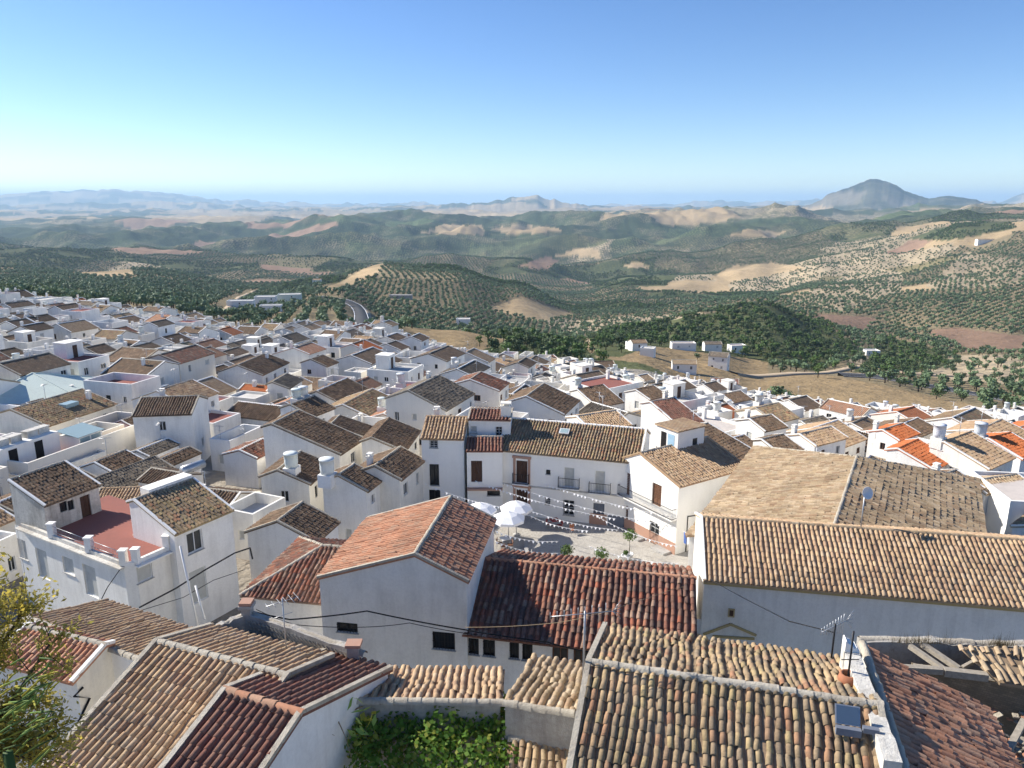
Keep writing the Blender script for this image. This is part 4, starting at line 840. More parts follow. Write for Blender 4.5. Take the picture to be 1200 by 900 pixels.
# ------------------------------------------------------------------ the rest of the town
SURV = np.full((225, 300), 0.0)          # depth of the surveyed houses as seen, so that the infill does not hide them
def cover(P3):
    px, py, dep = proj(P3); pts = np.stack([px / 4, py / 4], 1); pts = pts[np.lexsort((pts[:, 1], pts[:, 0]))]
    def half(ps):
        h = []
        for p in ps:
            while len(h) > 1 and (h[-1][0] - h[-2][0]) * (p[1] - h[-2][1]) - (h[-1][1] - h[-2][1]) * (p[0] - h[-2][0]) <= 0: h.pop()
            h.append(tuple(p))
        return h
    hull = half(pts)[:-1] + half(pts[::-1])[:-1]; x0, y0 = np.maximum(pts.min(0).astype(int), 0); x1, y1 = pts.max(0).astype(int) + 1
    x1 = min(x1, 300); y1 = min(y1, 225)
    if x1 <= x0 or y1 <= y0: return None
    gx, gy = np.meshgrid(np.arange(x0, x1) + .5, np.arange(y0, y1) + .5); return (slice(y0, y1), slice(x0, x1)), inside(hull, gx, gy), float(dep.mean())
def box_pts(mid, rot, W, sf, sb, zf, zr, zlow):
    L = [(-W/2, -sf, zf), (W/2, -sf, zf), (W/2, sb, zf), (-W/2, sb, zf), (-W/2, 0, zr), (W/2, 0, zr), (-W/2, -sf, zlow), (W/2, -sf, zlow), (-W/2, sb, zlow), (W/2, sb, zlow)]
    return np.array([local_to_world(mid, rot, 0, p) for p in L])
for kx, I_ in INFO.items():
    c = cover(box_pts(I_['mid'], I_['rot'], I_['W'], I_['sf'], I_['sb'], I_['zr'] - I_['kf'] * I_['sf'], I_['zr'], I_['zr'] - I_['kf'] * I_['sf'] - 2.0))
    if c: v = SURV[c[0]]; v[c[1]] = np.maximum(v[c[1]], c[2])
def hides(mid, rot, W, sf, sb, zf, zr):
    c = cover(box_pts(mid, rot, W, sf, sb, zf, zr, zf - 2.5))
    if c is None: return 999
    return int((SURV[c[0]][c[1]] > c[2] + 2).sum())
EDGE_AZ = [az_of(p) for p in sorted(COLS)]; EDGE_D = [COLS[p][0][0] for p in sorted(COLS)]
KEEP = [np.array([(-13.5, 41), (17, 41), (17, 66), (-13.5, 66)]), np.array([(8, 30), (40, 30), (40, 50), (8, 50)]), np.array([(-24, 30), (-8, 30), (-8, 52), (-24, 52)])]
NH = [0]
TOPX, TOPY = zip((-100, 335), (0, 338), (60, 347), (100, 350), (200, 361), (280, 379), (400, 375), (450, 375), (480, 390), (520, 405), (600, 414), (640, 417), (700, 427), (760, 440), (850, 450), (900, 462), (950, 468), (1000, 473), (1100, 479), (1300, 480))
def put_house(mid, rot, W, dep, eave_h, kind, rg, low=False):
    D = math.hypot(*mid); az = math.atan2(mid[0], mid[1])
    if D > np.interp(az, EDGE_AZ, EDGE_D) * .985 or abs(math.degrees(az)) > 39: return False
    rc = rect_of(mid[0], mid[1], rot, -W/2, W/2, -dep/2, dep/2)
    for P in KEEP:
        if sat(rc, P): return False
    for P in PLACED:
        if abs(P[0, 0] - mid[0]) < 40 and abs(P[0, 1] - mid[1]) < 40 and sat(rc, P, -.25): return False
    zg = min(float(ground(*p)) for p in rc); zgm = float(ground(*mid))
    sf = dep * rg.choice((.5, .5, .62, .4)); sb = dep - sf; k = rg.uniform(.30, .40)
    for h in (eave_h, 3.6, 2.6):
        ze = zgm + h; zr = ze + k * max(sf, sb)
        if hides(mid, rot, W, sf, sb, ze, zr) <= (7 if D < 120 else 10): break
    else: return False
    px, py, _ = proj(np.array((*mid, ze)))
    if px < -60 or px > 1260 or py > 930: return False
    if proj(np.array((*mid, zr)))[1] < np.interp(px, TOPX, TOPY): return False
    lod = 1 if D < 112 else 2; NH[0] += 1
    where = 'by the olive groves' if D > 215 else 'above the dry field' if az > .28 else 'below the square' if az > -.02 else 'in the far rows' if D > 140 else 'near the lane'
    ch = rg.random() < .45; tk = rg.random() < (.22 if kind == 'flat' else .10); ae = rg.random() < (.45 if D < 140 else .2) and D < 200
    ex = ''.join(', ' + t for t, f in (('chimney', ch), ('water tank', tk), ('aerial', ae)) if f)
    st = ('narrow ' if W < 5.2 else 'broad ' if W > 7.2 else '') + ('low' if h < 4 else 'two-storey' if h < 6.2 else 'tall'); sr = rg.random() < .35 and W > 5 and dep > 5
    dn = 1.0 if D < 130 else .7 if D < 190 else .45
    if kind == 'flat':
        fl = rg.choice(('pale_floor', 'red_floor', 'pale_floor', 'concrete')); fn = {'pale_floor': 'pale', 'red_floor': 'red', 'concrete': 'grey'}[fl]; par = rg.choice((.35, .9, 1.0)); ex += ', stair room' if sr else ''; ex += ', low kerb' if par < .5 else ''
        root = flat_house('flat_roofed_house', '%s white house, flat %s terrace%s, %s' % (st, fn, ex, where), 'house', mid, rot, W, dep, ze + par, zg - .6, par, fl, rg.choice(('white_wall', 'white_wall', 'white_wall', 'cream_wall')), group='houses of the old town', seed=NH[0], dens=dn)
        zt = ze - (zg - .6); cx, cy = rg.uniform(-.3, .3) * W, rg.uniform(.0, .35) * dep
        if tk: water_tank(root, cx, cy, zt, rg.uniform(.45, .65), rg.uniform(.9, 1.3), rg.choice((.4, 1.0)))
        if sr:
            bw = rg.uniform(2, 3.2); b = MB(); b.box(-bw/2, bw/2, -1.2, 1.2, 0, 2.3); b.box(-bw/2 - .1, bw/2 + .1, -1.3, 1.3, 2.3, 2.42); b.box(-.4, .4, -1.23, -1.2, 0, 1.9, 1); b.obj('stair_room', ['white_wall', 'dark_wood'], root, (-cx * .9, dep * .25, zt))
        if ch: chimney(root, W * .35, dep * .3, zt, 1.2, .5)
        if ae: aerial(root, -W * .3, dep * .3, zt, 2.2, rg.random() * 3)
    else:
        pal = rg.choices(('brown', 'grey', 'ochre', 'tan', 'red', 'wine', 'orange', 'pink'), (46, 14, 12, 12, 4, 4, 3, 5) if az < .1 else (34, 8, 12, 20, 4, 6, 10, 6))[0]
        cm = rg.choice(('mortar', 'mortar', None, 'clean_white'))
        vg = rg.choice(('mortar', 'clean_white', 'clean_white'))
        root = gable_house('tiled_annexe' if h <= 3.9 else 'white_house' if D < 150 else 'row_house', '%s white house, %s, %s verge%s, %s' % (st, LTX[pal].replace('weathered ', '').replace('dark ', ''), 'white' if vg != 'mortar' else 'grey', ex, where), 'house', mid, rot, W, sf, sb, zr, k, zg - .6, pal=pal, lod=lod, wall=rg.choice(('white_wall', 'white_wall', 'white_wall', 'clean_white', 'grey_white', 'cream_wall')),
                           group='houses of the old town', seed=NH[0], sp=.30, e=.42, wob=.02, verge_mat=vg, cap_mat=cm, dens=dn, eave=rg.choice((.12, .25)))
        zt = zr - (zg - .6)
        if ch: x = rg.uniform(-.4, .4) * W; chimney(root, x, sb * .3, zt - k * sb * .3, rg.uniform(.6, 1.1), rg.uniform(.4, .6))
        if tk: water_tank(root, rg.uniform(-.3, .3) * W, sb * .6, zt - k * sb * .6, .5, 1.0, .7)
        if ae: aerial(root, rg.uniform(-.4, .4) * W, sb * .2, zt - .1, 2.0, rg.random() * 3)
    return True
def fill_town():
    rg = random.Random(5)
    for theta, lo, hi in ((R(72), -.75, .045), (R(36), .03, .75)):
        a = np.array((math.cos(theta), math.sin(theta))); b = np.array((a[1], -a[0]))          # a along the rows, b to the right of them
        cells = []
        for near, farr, period, o2, d1, wlo, whi in ((0, 150, 20.0, 10.0, 7.4, 4.6, 8.6), (150, 340, 17.0, 8.4, 6.2, 4.2, 7.2)):
            for r in range(-28, 28):
                for side, off in ((0, 0.0), (1, o2)):
                    s = -60 + rg.uniform(-4, 4)
                    while s < 420:
                        W = rg.uniform(wlo, whi); mid = a * (s + W/2) + b * (r * period + off + d1 / 2 + 3.0 * math.sin(s / 37 + r)); s += W + (.04 if rg.random() > .1 else rg.uniform(1, 3))
                        azm = math.atan2(mid[0], mid[1]); D = math.hypot(*mid)
                        if not (lo < azm <= hi) or mid[1] < 40 or not near <= D < farr: continue
                        cells.append((D, mid, W, d1 + rg.uniform(-1.0, .6)))
                s = -60
                while s < 420:                                                                       # annexes in the patios behind the rows
                    W = rg.uniform(3.0, 6.5); mid = a * (s + W/2) + b * (r * period + d1 + 1.3 + 3.0 * math.sin(s / 37 + r)); s += W + rg.uniform(.5, 6)
                    azm = math.atan2(mid[0], mid[1]); D = math.hypot(*mid)
                    if lo < azm <= hi and mid[1] > 40 and near <= D < min(farr, 220): cells.append((D + 400, mid, W, rg.uniform(2.2, 2.7)))
        for D, mid, W, dep in sorted(cells, key=lambda c: c[0]):
            low = D > 400; kind = 'flat' if rg.random() < (.5 if low else .24) else 'gable'; rot = theta + rg.gauss(0, R(2.2))
            h = rg.uniform(2.6, 3.6) if low else rg.choice((3.6, 4.4, 5.0, 5.4, 5.8, 6.6)) * (.86 if D > 150 else 1.0)
            if not low and kind == 'gable' and rg.random() < .22: rot += math.pi / 2; W, dep = dep, W
            if put_house(mid, rot, W, dep, h, kind, rg, low) is False and not low:
                put_house(mid + np.array((rg.uniform(-1, 1), rg.uniform(-1, 1))), theta, W * .6, dep * .6, 3.4, 'flat' if rg.random() < .5 else 'gable', rg, True)
        for _ in range(2600):                                                                    # sheds, kitchens and roofed yards in what is still open
            D = math.sqrt(rg.uniform(55 ** 2, 240 ** 2)); azm = rg.uniform(lo, hi); mid = np.array((math.sin(azm) * D, math.cos(azm) * D))
            if mid[1] < 42: continue
            put_house(mid, theta + rg.choice((0, math.pi / 2)) + rg.gauss(0, R(3)), rg.uniform(3.2, 6.5), rg.uniform(2.8, 5.5), rg.uniform(2.4, 4.6), 'flat' if rg.random() < .45 else 'gable', rg, True)
            if NH[0] > (520 if lo < -.1 else 760): break
    print('INFILL', NH[0])
fill_town()
print('T town', time.time() - T0)

# ------------------------------------------------------------------ vegetation
def leaf_quads(C, N, size, asp, rg):
    """one small bent leaf per centre C, facing N"""
    n = len(C); N = N / np.maximum(np.linalg.norm(N, axis=1, keepdims=True), 1e-6); t = rg.normal(size=(n, 3)); t -= (t * N).sum(1, keepdims=True) * N; t /= np.linalg.norm(t, axis=1, keepdims=True); b = np.cross(N, t)
    s = size * rg.uniform(.6, 1.3, (n, 1)); V = np.stack([C - t * s * .5, C + b * s * asp * .5, C + t * s * .5, C - b * s * asp * .5], 1)
    return V.reshape(-1, 3), np.arange(n * 4).reshape(-1, 4)
def tree_mesh(name, seed, h, rad, mat_, nleaf, lsize, trunk=True, squash=.8, lobes=7):
    rg = np.random.default_rng(seed); Cs = []; Ns = []
    for k in range(lobes):
        a = rg.uniform(0, 2 * math.pi); r = rad * rg.uniform(.15, .62); c = np.array((math.cos(a) * r, math.sin(a) * r, h * rg.uniform(.45, .78))); lr = rad * rg.uniform(.38, .6)
        m = nleaf // lobes; d = rg.normal(size=(m, 3)); d /= np.linalg.norm(d, axis=1, keepdims=True); q = rg.uniform(.55, 1.05, (m, 1))
        Cs.append(c + d * q * lr * np.array((1, 1, squash))); Ns.append(d + rg.normal(0, .45, (m, 3)) + np.array((0, 0, .35)))
    V, Fq = leaf_quads(np.concatenate(Cs), np.concatenate(Ns), lsize, .8, rg)
    mb = MB()
    if trunk:
        mb.tube([(0, 0, -.6), (rad * .05, 0, h * .3), (rad * .1, .05, h * .6)], [rad * .11, rad * .08, rad * .03], 5, 1)
        for k in range(3): a = k * 2.1 + seed; mb.tube([(rad * .05, 0, h * .3), (math.cos(a) * rad * .45, math.sin(a) * rad * .45, h * .62)], [rad * .05, rad * .02], 4, 1)
    o = len(mb.v); mb.v += [tuple(p) for p in V]; mb.f += [tuple(o + i for i in q) for q in Fq]; mb.m += [0] * len(Fq); mb.sm += [False] * len(Fq)
    return mb.mesh(name, [mat_, 'bark'])
OLIVE_ME = [tree_mesh('olive_tree', 20 + i, 4.4, 2.5, 'leaf_olive', 130, .95) for i in range(3)]
WOOD_ME = [tree_mesh('dark_tree', 40 + i, 6.0 + i, 3.1, 'leaf_dark' if i != 2 else 'leaf_green', 210, 1.0, lobes=9) for i in range(3)]
def scatter():
    rg = np.random.default_rng(77); sets = {'olive': [], 'wood': []}
    # which land is seen from the hill
    sl = (Z - CAMZ) / DD; runmax = np.maximum.accumulate(sl, 1); vis = sl > np.roll(runmax, 1, 1) - .012
    def seen(x, y):
        a = np.arctan2(x, y); d = np.hypot(x, y); i = np.clip(np.searchsorted(AZ, a), 0, len(AZ) - 1); j = np.clip(np.searchsorted(DD, d), 0, len(DD) - 1); return vis[i, j]
    for ai, ang in enumerate((.25, .9, 1.6, 2.3)):
        sp = 8.2; n = int(2900 / sp); i, j = np.meshgrid(np.arange(-n, n), np.arange(-n, n)); i = i.ravel() * sp; j = j.ravel() * sp
        x = i * math.cos(ang) - j * math.sin(ang); y = i * math.sin(ang) + j * math.cos(ang); d = np.hypot(x, y); az = np.arctan2(x, y)
        k = (np.abs(az) < R(38)) & (d > 125) & (d < 2700) & (y > 0); x, y = x[k], y[k]; k = seen(x, y); x, y = x[k], y[k]
        x = x + rg.normal(0, .45, len(x)); y = y + rg.normal(0, .45, len(x)); z = ground(x, y); use, hid = landuse(x, y, z)
        mine = (np.floor(hid * 4003) % 4) == ai; u = rg.random(len(x)); patch = fbm(x / 70, y / 70, 3, 51)
        ol = mine & (((use == 0) & (u < .93)) | ((use == 4) & (u < .55)))
        wd = mine & (((use == 3) & (u < .35)) | ((use == 0) & (u > .985)) | ((use == 6) & (u < .02)))
        wd2 = (use == 2) & (u < .48) & (patch > .38)
        for kk, key in ((ol, 'olive'), (wd, 'wood'), (wd2, 'wood')):
            jit = 3.0 if key == 'wood' else 0; xx = x[kk] + rg.normal(0, jit + .01, kk.sum()); yy = y[kk] + rg.normal(0, jit + .01, kk.sum()); sets[key].append(np.stack([xx, yy, ground(xx, yy) - .1], 1))
    for key, per in (('olive', 150), ('wood', 150)):
        P = np.concatenate(sets[key]); d = np.hypot(P[:, 0], P[:, 1])
        if ROADS: 
            for A_ in ROADS:
                dm = np.full(len(P), 1e9)
                for q in A_: dm = np.minimum(dm, np.hypot(P[:, 0] - q[0], P[:, 1] - q[1]))
                P = P[dm > 9]; 
            d = np.hypot(P[:, 0], P[:, 1])
        for q in FARMS: P = P[np.hypot(P[:, 0] - q[0], P[:, 1] - q[1]) > q[2]]
        d = np.hypot(P[:, 0], P[:, 1]); az = np.arctan2(P[:, 0], P[:, 1]); o = np.argsort(d + np.where(np.abs(az) > R(34.3), 1e5, 0)); P = P[o]; me = OLIVE_ME if key == 'olive' else WOOD_ME
        col = bpy.data.collections.new(key + '_kinds'); COL.children.link(col)
        for i in range(min(per, len(P))):
            ob = bpy.data.objects.new('olive_tree' if key == 'olive' else 'dark_tree', me[i % 3]); (col if i < 3 else COL).objects.link(ob)
            ob.location = P[i]; ob.rotation_euler = (0, 0, rg.random() * 6.3); sc = rg.uniform(.75, 1.2) if key == 'olive' else rg.uniform(.35, .78); ob.scale = (sc, sc, sc * rg.uniform(.85, 1.15))
            dd = float(np.hypot(P[i, 0], P[i, 1]))
            ppx = float(proj(P[i])[0]); wh = 'in the grove behind the far rows of houses' if ppx < 330 else 'near the curving road out of town' if ppx < 470 else 'at the foot of the round hill' if ppx < 700 else 'on the rise above the scattered cottages' if ppx < 880 else 'beyond the asphalt road past the dry field'
            ob['label'] = ('grey-green olive tree ' if key == 'olive' else ('dark bushy tree ', 'tall dark tree ', 'lighter green bushy tree ')[i % 3]) + wh; ob['category'] = 'tree'; ob['group'] = 'olive trees near the town' if key == 'olive' else 'dark trees below the town'
        Q = P[per:]; m = bpy.data.meshes.new('points'); m.vertices.add(len(Q)); m.vertices.foreach_set('co', Q.astype(np.float32).ravel())
        a = m.attributes.new('sc', 'FLOAT_VECTOR', 'POINT'); sc = rg.uniform(.7, 1.25, (len(Q), 1)) if key == 'olive' else rg.uniform(.32, .85, (len(Q), 1)); a.data.foreach_set('vector', (sc * np.ones((1, 3))).astype(np.float32).ravel())
        a = m.attributes.new('rz', 'FLOAT_VECTOR', 'POINT'); a.data.foreach_set('vector', np.stack([np.zeros(len(Q)), np.zeros(len(Q)), rg.random(len(Q)) * 6.3], 1).astype(np.float32).ravel())
        ob = mkobj('olive_grove' if key == 'olive' else 'woodland', m, kind='stuff', label='olive groves in planted rows over the far hills' if key == 'olive' else 'dark woodland and scrub over the far hills', category='grove' if key == 'olive' else 'woodland')
        ng = bpy.data.node_groups.new('plant_' + key, 'GeometryNodeTree'); ng.interface.new_socket('Geometry', in_out='INPUT', socket_type='NodeSocketGeometry'); ng.interface.new_socket('Geometry', in_out='OUTPUT', socket_type='NodeSocketGeometry')
        gi = ng.nodes.new('NodeGroupInput'); go = ng.nodes.new('NodeGroupOutput'); ip = ng.nodes.new('GeometryNodeInstanceOnPoints'); ci = ng.nodes.new('GeometryNodeCollectionInfo')
        ci.inputs['Collection'].default_value = col; ci.inputs['Separate Children'].default_value = True; ci.inputs['Reset Children'].default_value = True
        mp = ng.nodes.new('GeometryNodeMeshToPoints'); ng.links.new(gi.outputs[0], mp.inputs[0]); ng.links.new(mp.outputs[0], ip.inputs['Points']); ng.links.new(ci.outputs[0], ip.inputs['Instance']); ip.inputs['Pick Instance'].default_value = True
        for nm2, sk in (('rz', 'Rotation'), ('sc', 'Scale')):
            na = ng.nodes.new('GeometryNodeInputNamedAttribute'); na.data_type = 'FLOAT_VECTOR'; na.inputs[0].default_value = nm2; ng.links.new(na.outputs[0], ip.inputs[sk])
        ng.links.new(ip.outputs[0], go.inputs[0]); md = ob.modifiers.new('plant', 'NODES'); md.node_group = ng
        print('TREES', key, len(P))
# --- roads across the land
ROADS = []; FARMS = []
def road(name, label, pts, width, mat_, lift=.35):
    P = []
    W_pts = [on_ground(px, py, 0, 4000, 110) for px, py in pts]
    for i in range(len(W_pts) - 1):
        p0 = W_pts[max(i - 1, 0)]; p1 = W_pts[i]; p2 = W_pts[i + 1]; p3 = W_pts[min(i + 2, len(W_pts) - 1)]
        k = max(6, int(np.linalg.norm(p2 - p1) / 7))
        for q in range(k):
            t = q / k; P.append(.5 * ((2 * p1) + (-p0 + p2) * t + (2 * p0 - 5 * p1 + 4 * p2 - p3) * t * t + (-p0 + 3 * p1 - 3 * p2 + p3) * t ** 3)[:2])
    P.append(W_pts[-1][:2]); P = np.array(P); T = np.gradient(P, axis=0); T /= np.linalg.norm(T, axis=1, keepdims=True); Nn = np.stack([T[:, 1], -T[:, 0]], 1); rows = []
    for q in (-.5, -.25, 0, .25, .5): xy = P + Nn * width * q; rows.append(xy)
    z = np.max([ground(r[:, 0], r[:, 1]) for r in rows], 0) + lift
    V = np.concatenate([np.column_stack([r, z]) for r in (rows[0], rows[-1])] + [np.column_stack([rows[0], z - 1.5]), np.column_stack([rows[-1], z - 1.5])]); n = len(P); i = np.arange(n - 1)
    Fq = np.concatenate([np.stack([i, i + 1, i + 1 + n, i + n], 1), np.stack([i + 2 * n, i + 2 * n + 1, i + 1, i], 1), np.stack([i + n, i + n + 1, i + 3 * n + 1, i + 3 * n], 1)])
    mkobj(name, npmesh(name, V, Fq, mat_, False), kind='structure', label=label, category='road'); ROADS.append(P[::2])
    return P, z
def road_line(P, z, off, w, dash, name='road_marking'):
    T = np.gradient(P, axis=0); T /= np.linalg.norm(T, axis=1, keepdims=True); Nn = np.stack([T[:, 1], -T[:, 0]], 1); mb = MB()
    for i in range(len(P) - 1):
        if dash and i % 2: continue
        a, b = P[i] + Nn[i] * off, P[i + 1] + Nn[i + 1] * off
        mb.add([(*(a - Nn[i] * w / 2), z[i] + .03), (*(a + Nn[i] * w / 2), z[i] + .03), (*(b + Nn[i + 1] * w / 2), z[i + 1] + .03), (*(b - Nn[i + 1] * w / 2), z[i + 1] + .03)], [(0, 1, 2, 3)])
    mb.obj(name, 'white_plastic', None, kind='structure', label='white painted line along the asphalt road', category='road marking')
rp = road('road', 'asphalt road running beyond the dry field', [(985, 441), (1020, 443), (1060, 449), (1110, 458), (1160, 466), (1230, 474)], 6.5, 'asphalt')
road_line(*rp, 3.0, .18, False); road_line(*rp, -3.0, .18, False)
road('dirt_track', 'pale dirt track winding past the olive groves', [(860, 438), (920, 440), (960, 438), (1010, 430), (1050, 436), (1085, 440), (1130, 441), (1230, 443)], 4.5, 'dirt_road')
rp = road('road', 'curving asphalt road leaving town between the groves', [(424, 384), (423, 374), (418, 364), (408, 357), (392, 351), (372, 348)], 8, 'asphalt', .6)
road_line(*rp, 3.7, .35, False); road_line(*rp, -3.7, .35, False)
road('dirt_track', 'pale dirt track beside the curving road', [(429, 384), (432, 374), (426, 364), (416, 357)], 3.5, 'dirt_road', .5)
road('dirt_track', 'dirt track through the grove beyond the town', [(262, 366), (272, 357), (282, 348), (300, 341)], 4, 'dirt_road', .5)
# --- houses out in the country
def farm(px, py, W, dep, h, rot, label, pal='tan', flat=False, wall='clean_white'):
    p = on_ground(px, py, 0, 5000, 120); FARMS.append((p[0], p[1], W * .9 + 2)); zb = float(min(ground(p[0] + dx, p[1] + dy) for dx in (-W/2, W/2) for dy in (-W/2, W/2))) - .5
    if flat: flat_house('farm_building', label, 'building', p[:2], R(rot), W, dep, p[2] + h, zb, .4, 'pale_floor', wall, rec=False, dens=.6, group=None)
    else: gable_house('farm_building', label, 'building', p[:2], R(rot), W, dep/2, dep/2, p[2] + h + dep * .17, .34, zb, pal=pal, lod=2, wall=wall, rec=False, dens=.6)
for a in [(747, 411, 6, 5, 3.6, 10, 'white cottage with two stepped blocks on the scrubby rise'), (759, 417, 5, 4.5, 3.2, -20, 'small white cube house below the stepped cottage', 'tan', True), (740, 409, 4, 4, 3, 10, 'tiny white shed beside the stepped cottage', 'tan', True),
          (800, 410, 11, 5, 3.6, 0, 'open white shed with flat roof beside the track', 'tan', True), (842, 431, 7, 6, 5, -25, 'white two-storey villa among dark round trees', 'grey'), (834, 412, 8, 5, 4, 0, 'low white house behind the villa', 'grey'), (863, 413, 8, 5, 4, 10, 'white flat-roofed hut behind the dark trees', 'tan', True),
          (801, 436, 8, 5, 3.4, -8, 'long white house with pale roof by the orchard wall', 'sand'), (848, 459, 8, 5, 3.2, -15, 'long house with red roof and a blue tarp beside it', 'wine'), (700, 446, 8, 6, 4, 12, 'white house with grey tile roof at the end of town', 'brown'),
          (283, 361, 16, 7, 5, 6, 'long white farmhouse amid the olive groves', 'grey', True), (312, 357, 14, 8, 6, 6, 'white farm block with flat roof amid the groves', 'grey', True), (340, 354, 16, 9, 6, 10, 'pale green warehouse amid the olive groves', 'grey', True, 'green_metal'), (318, 365, 12, 6, 4, 6, 'low white farm shed below the farm block', 'grey', True),
          (372, 334, 9, 7, 6, 0, 'lone white house on the tan shoulder of the hill', 'tan'), (372, 327, 12, 6, 4, 0, 'pale green barn above the tan field', 'tan', True, 'green_metal'), (543, 381, 10, 7, 5, 0, 'white hut at the foot of the round hill', 'tan', True), (470, 350, 22, 7, 4, 0, 'long low farm shed on the round hill', 'grey', True, 'rough_grey'),
          (1156, 284, 42, 9, 5, 4, 'long white country house high on the right-side hill'.replace('right-side ', 'green '), 'sand'), (1020, 417, 9, 7, 4, 0, 'hut half hidden in the valley trees', 'tan', True)]: farm(*a)
scatter()
print('T trees', time.time() - T0)
# ------------------------------------------------------------------ air
hz = MB(); hz.box(-62000, 62000, -62000, 62000, float(Z.min()) - 2, float(Z.max()) + 60)
m = bpy.data.materials.new('haze'); m.use_nodes = True; nt = m.node_tree; nt.nodes.remove(nt.nodes['Principled BSDF'])
pv = nt.nodes.new('ShaderNodeVolumePrincipled'); pv.inputs['Color'].default_value = (0.52, 0.76, 1.0, 1); pv.inputs['Density'].default_value = 6e-5; pv.inputs['Anisotropy'].default_value = 0.1
nt.links.new(pv.outputs[0], nt.nodes['Material Output'].inputs['Volume']); MAT['haze'] = m
hz.obj('haze', 'haze', None, kind='stuff', label='thin blue summer haze over the far hills', category='haze')

# ------------------------------------------------------------------ the square
def PDist(px, py, D): d = ray(px, py); t = D / math.hypot(d[0], d[1]); return np.array((0, 0, CAMZ)) + d * t
def build_square():
    m, nt, b = newmat('cobbles'); g = geo(nt); pos = g.outputs['Position']
    vo = nd(nt, 'ShaderNodeTexVoronoi', feature='DISTANCE_TO_EDGE', i_Vector=pos, i_Scale=5.0); vc = nd(nt, 'ShaderNodeTexVoronoi', i_Vector=pos, i_Scale=5.0)
    c = mix(nt, ramp(nt, vc.outputs['Color'], [(0, 0.0), (1, 1.0)]), (.44, .415, .37), (.52, .49, .435))
    c = mix(nt, mth(nt, 'MULTIPLY', ramp(nt, noise(nt, pos, .5, 5), [(.4, 0.0), (.7, 1.0)]), .5), c, (.26, .24, .21))
    c = mix(nt, ramp(nt, vo.outputs[0], [(0.01, 1.0), (0.06, 0.0)]), c, (.30, .275, .235)); nt.links.new(c, b.inputs['Base Color'])
    bump(nt, b, ramp(nt, vo.outputs[0], [(0, 0.0), (.15, 1.0)]), .35, .015); MAT['cobbles'] = m
    mb = MB(); mb.add([(-16, 39.5, 0), (20, 39.5, 0), (20, 70, 0), (-16, 70, 0)], [(0, 1, 2, 3)]); mb.obj('square', 'cobbles', kind='structure', label='paved village square of grey stone between white houses', category='square')
    mb = MB(); mb.box(1.0, 1.35, 43, 58, .02, .16); mb.box(1.36, 7.5, 50.2, 50.5, .02, .16); mb.obj('kerb', 'concrete', kind='structure', label='low stone kerb edging the shaded strip of the square', category='kerb')
build_square()
def parasol(x, y, r=1.7, h=2.6, label='', rot=0.):
    t = thing('parasol', label, 'parasol', (x, y, .004), rot, 'white parasols on the square'); n = 8
    mb = MB(); ring = lambda rr, z: [(rr * math.cos(2 * math.pi * k / n), rr * math.sin(2 * math.pi * k / n), z) for k in range(n)]
    vs = [(0, 0, h + .62)] + ring(r * .55, h + .36) + ring(r, h) + ring(r, h - .2); fs = [(0, 1 + k, 1 + (k + 1) % n) for k in range(n)]
    for q in (0, 1): fs += [(1 + q * n + k, 1 + (q + 1) * n + k, 1 + (q + 1) * n + (k + 1) % n, 1 + q * n + (k + 1) % n) for k in range(n)]
    mb.add(vs, fs); mb.obj('canopy', 'white_cloth', t)
    p = MB(); p.tube([(0, 0, .05), (0, 0, h + .7)], .035, 8); p.obj('pole', 'galvanised', t)
    for k in range(n): q = MB(); a = 2 * math.pi * k / n; q.tube([(0, 0, h + .52), (r * .97 * math.cos(a), r * .97 * math.sin(a), h - .03)], .012, 4); q.obj('rib', 'galvanised', t)
    q = MB(); q.lathe([(0, 0), (.32, 0), (.32, .06), (.08, .1), (.06, .22), (0, .22)], n=12); q.obj('base', 'concrete', t)
def chair(x, y, rz, m_, label, grp='chairs on the square'):
    t = thing('chair', label, 'chair', (x, y, .004), rz, grp)
    b = MB(); b.box(-.21, .21, -.21, .21, .43, .47); b.obj('seat', m_, t); b = MB(); b.box(-.21, .21, .17, .21, .55, .86); b.obj('backrest', m_, t)
    for sx in (-1, 1):
        for sy in (-1, 1): b = MB(); b.tube([(sx * .19, sy * .19, 0), (sx * .18, sy * .18, .43 if sy < 0 else .86)], .014, 5); b.obj('leg', 'galvanised', t)
def table(x, y, label, m_='white_plastic'):
    t = thing('table', label, 'table', (x, y, .004), .4, 'tables on the square'); b = MB(); b.box(-.38, .38, -.38, .38, .70, .74); b.obj('table_top', m_, t)
    for sx in (-1, 1):
        for sy in (-1, 1): b = MB(); b.tube([(sx * .34, sy * .34, 0), (sx * .32, sy * .32, .70)], .016, 5); b.obj('leg', 'galvanised', t)
U = [(PZ(563, 592, 2.9), 'white parasol, rear of the pair by the gable corner'), (PZ(596, 602, 2.9), 'white parasol in front of the pair on the square'), (PZ(605, 590, 2.9), 'white parasol half behind the front one')]
for i, (p, lb) in enumerate(U): parasol(p[0], p[1], 1.4, 2.5, lb, i * .3)
for px, py, lb in [(650, 618, 'dark table with a red cloth in the shaded half of the square'), (592, 640, 'white café table under the front parasol')]:
    p = PZ(px, py, 0); table(p[0], p[1], lb, 'red_chair' if px == 650 else 'white_plastic')
for i, (px, py, rz, mm, lb) in enumerate([(643, 619, 1.2, 'red_chair', 'red chair facing the dark table'), (656, 621, -1.2, 'red_chair', 'red chair turned from the dark table'), (671, 626, .3, 'terracotta', 'lone orange chair standing in the sun'), (585, 642, 1.4, 'brown_wood', 'brown chair behind the café table'), (598, 644, -1.3, 'brown_wood', 'brown chair in front of the café table'), (590, 650, 0.1, 'brown_wood', 'brown chair backing onto the gable wall')]):
    p = PZ(px, py, 0); chair(p[0], p[1], rz, mm, lb)
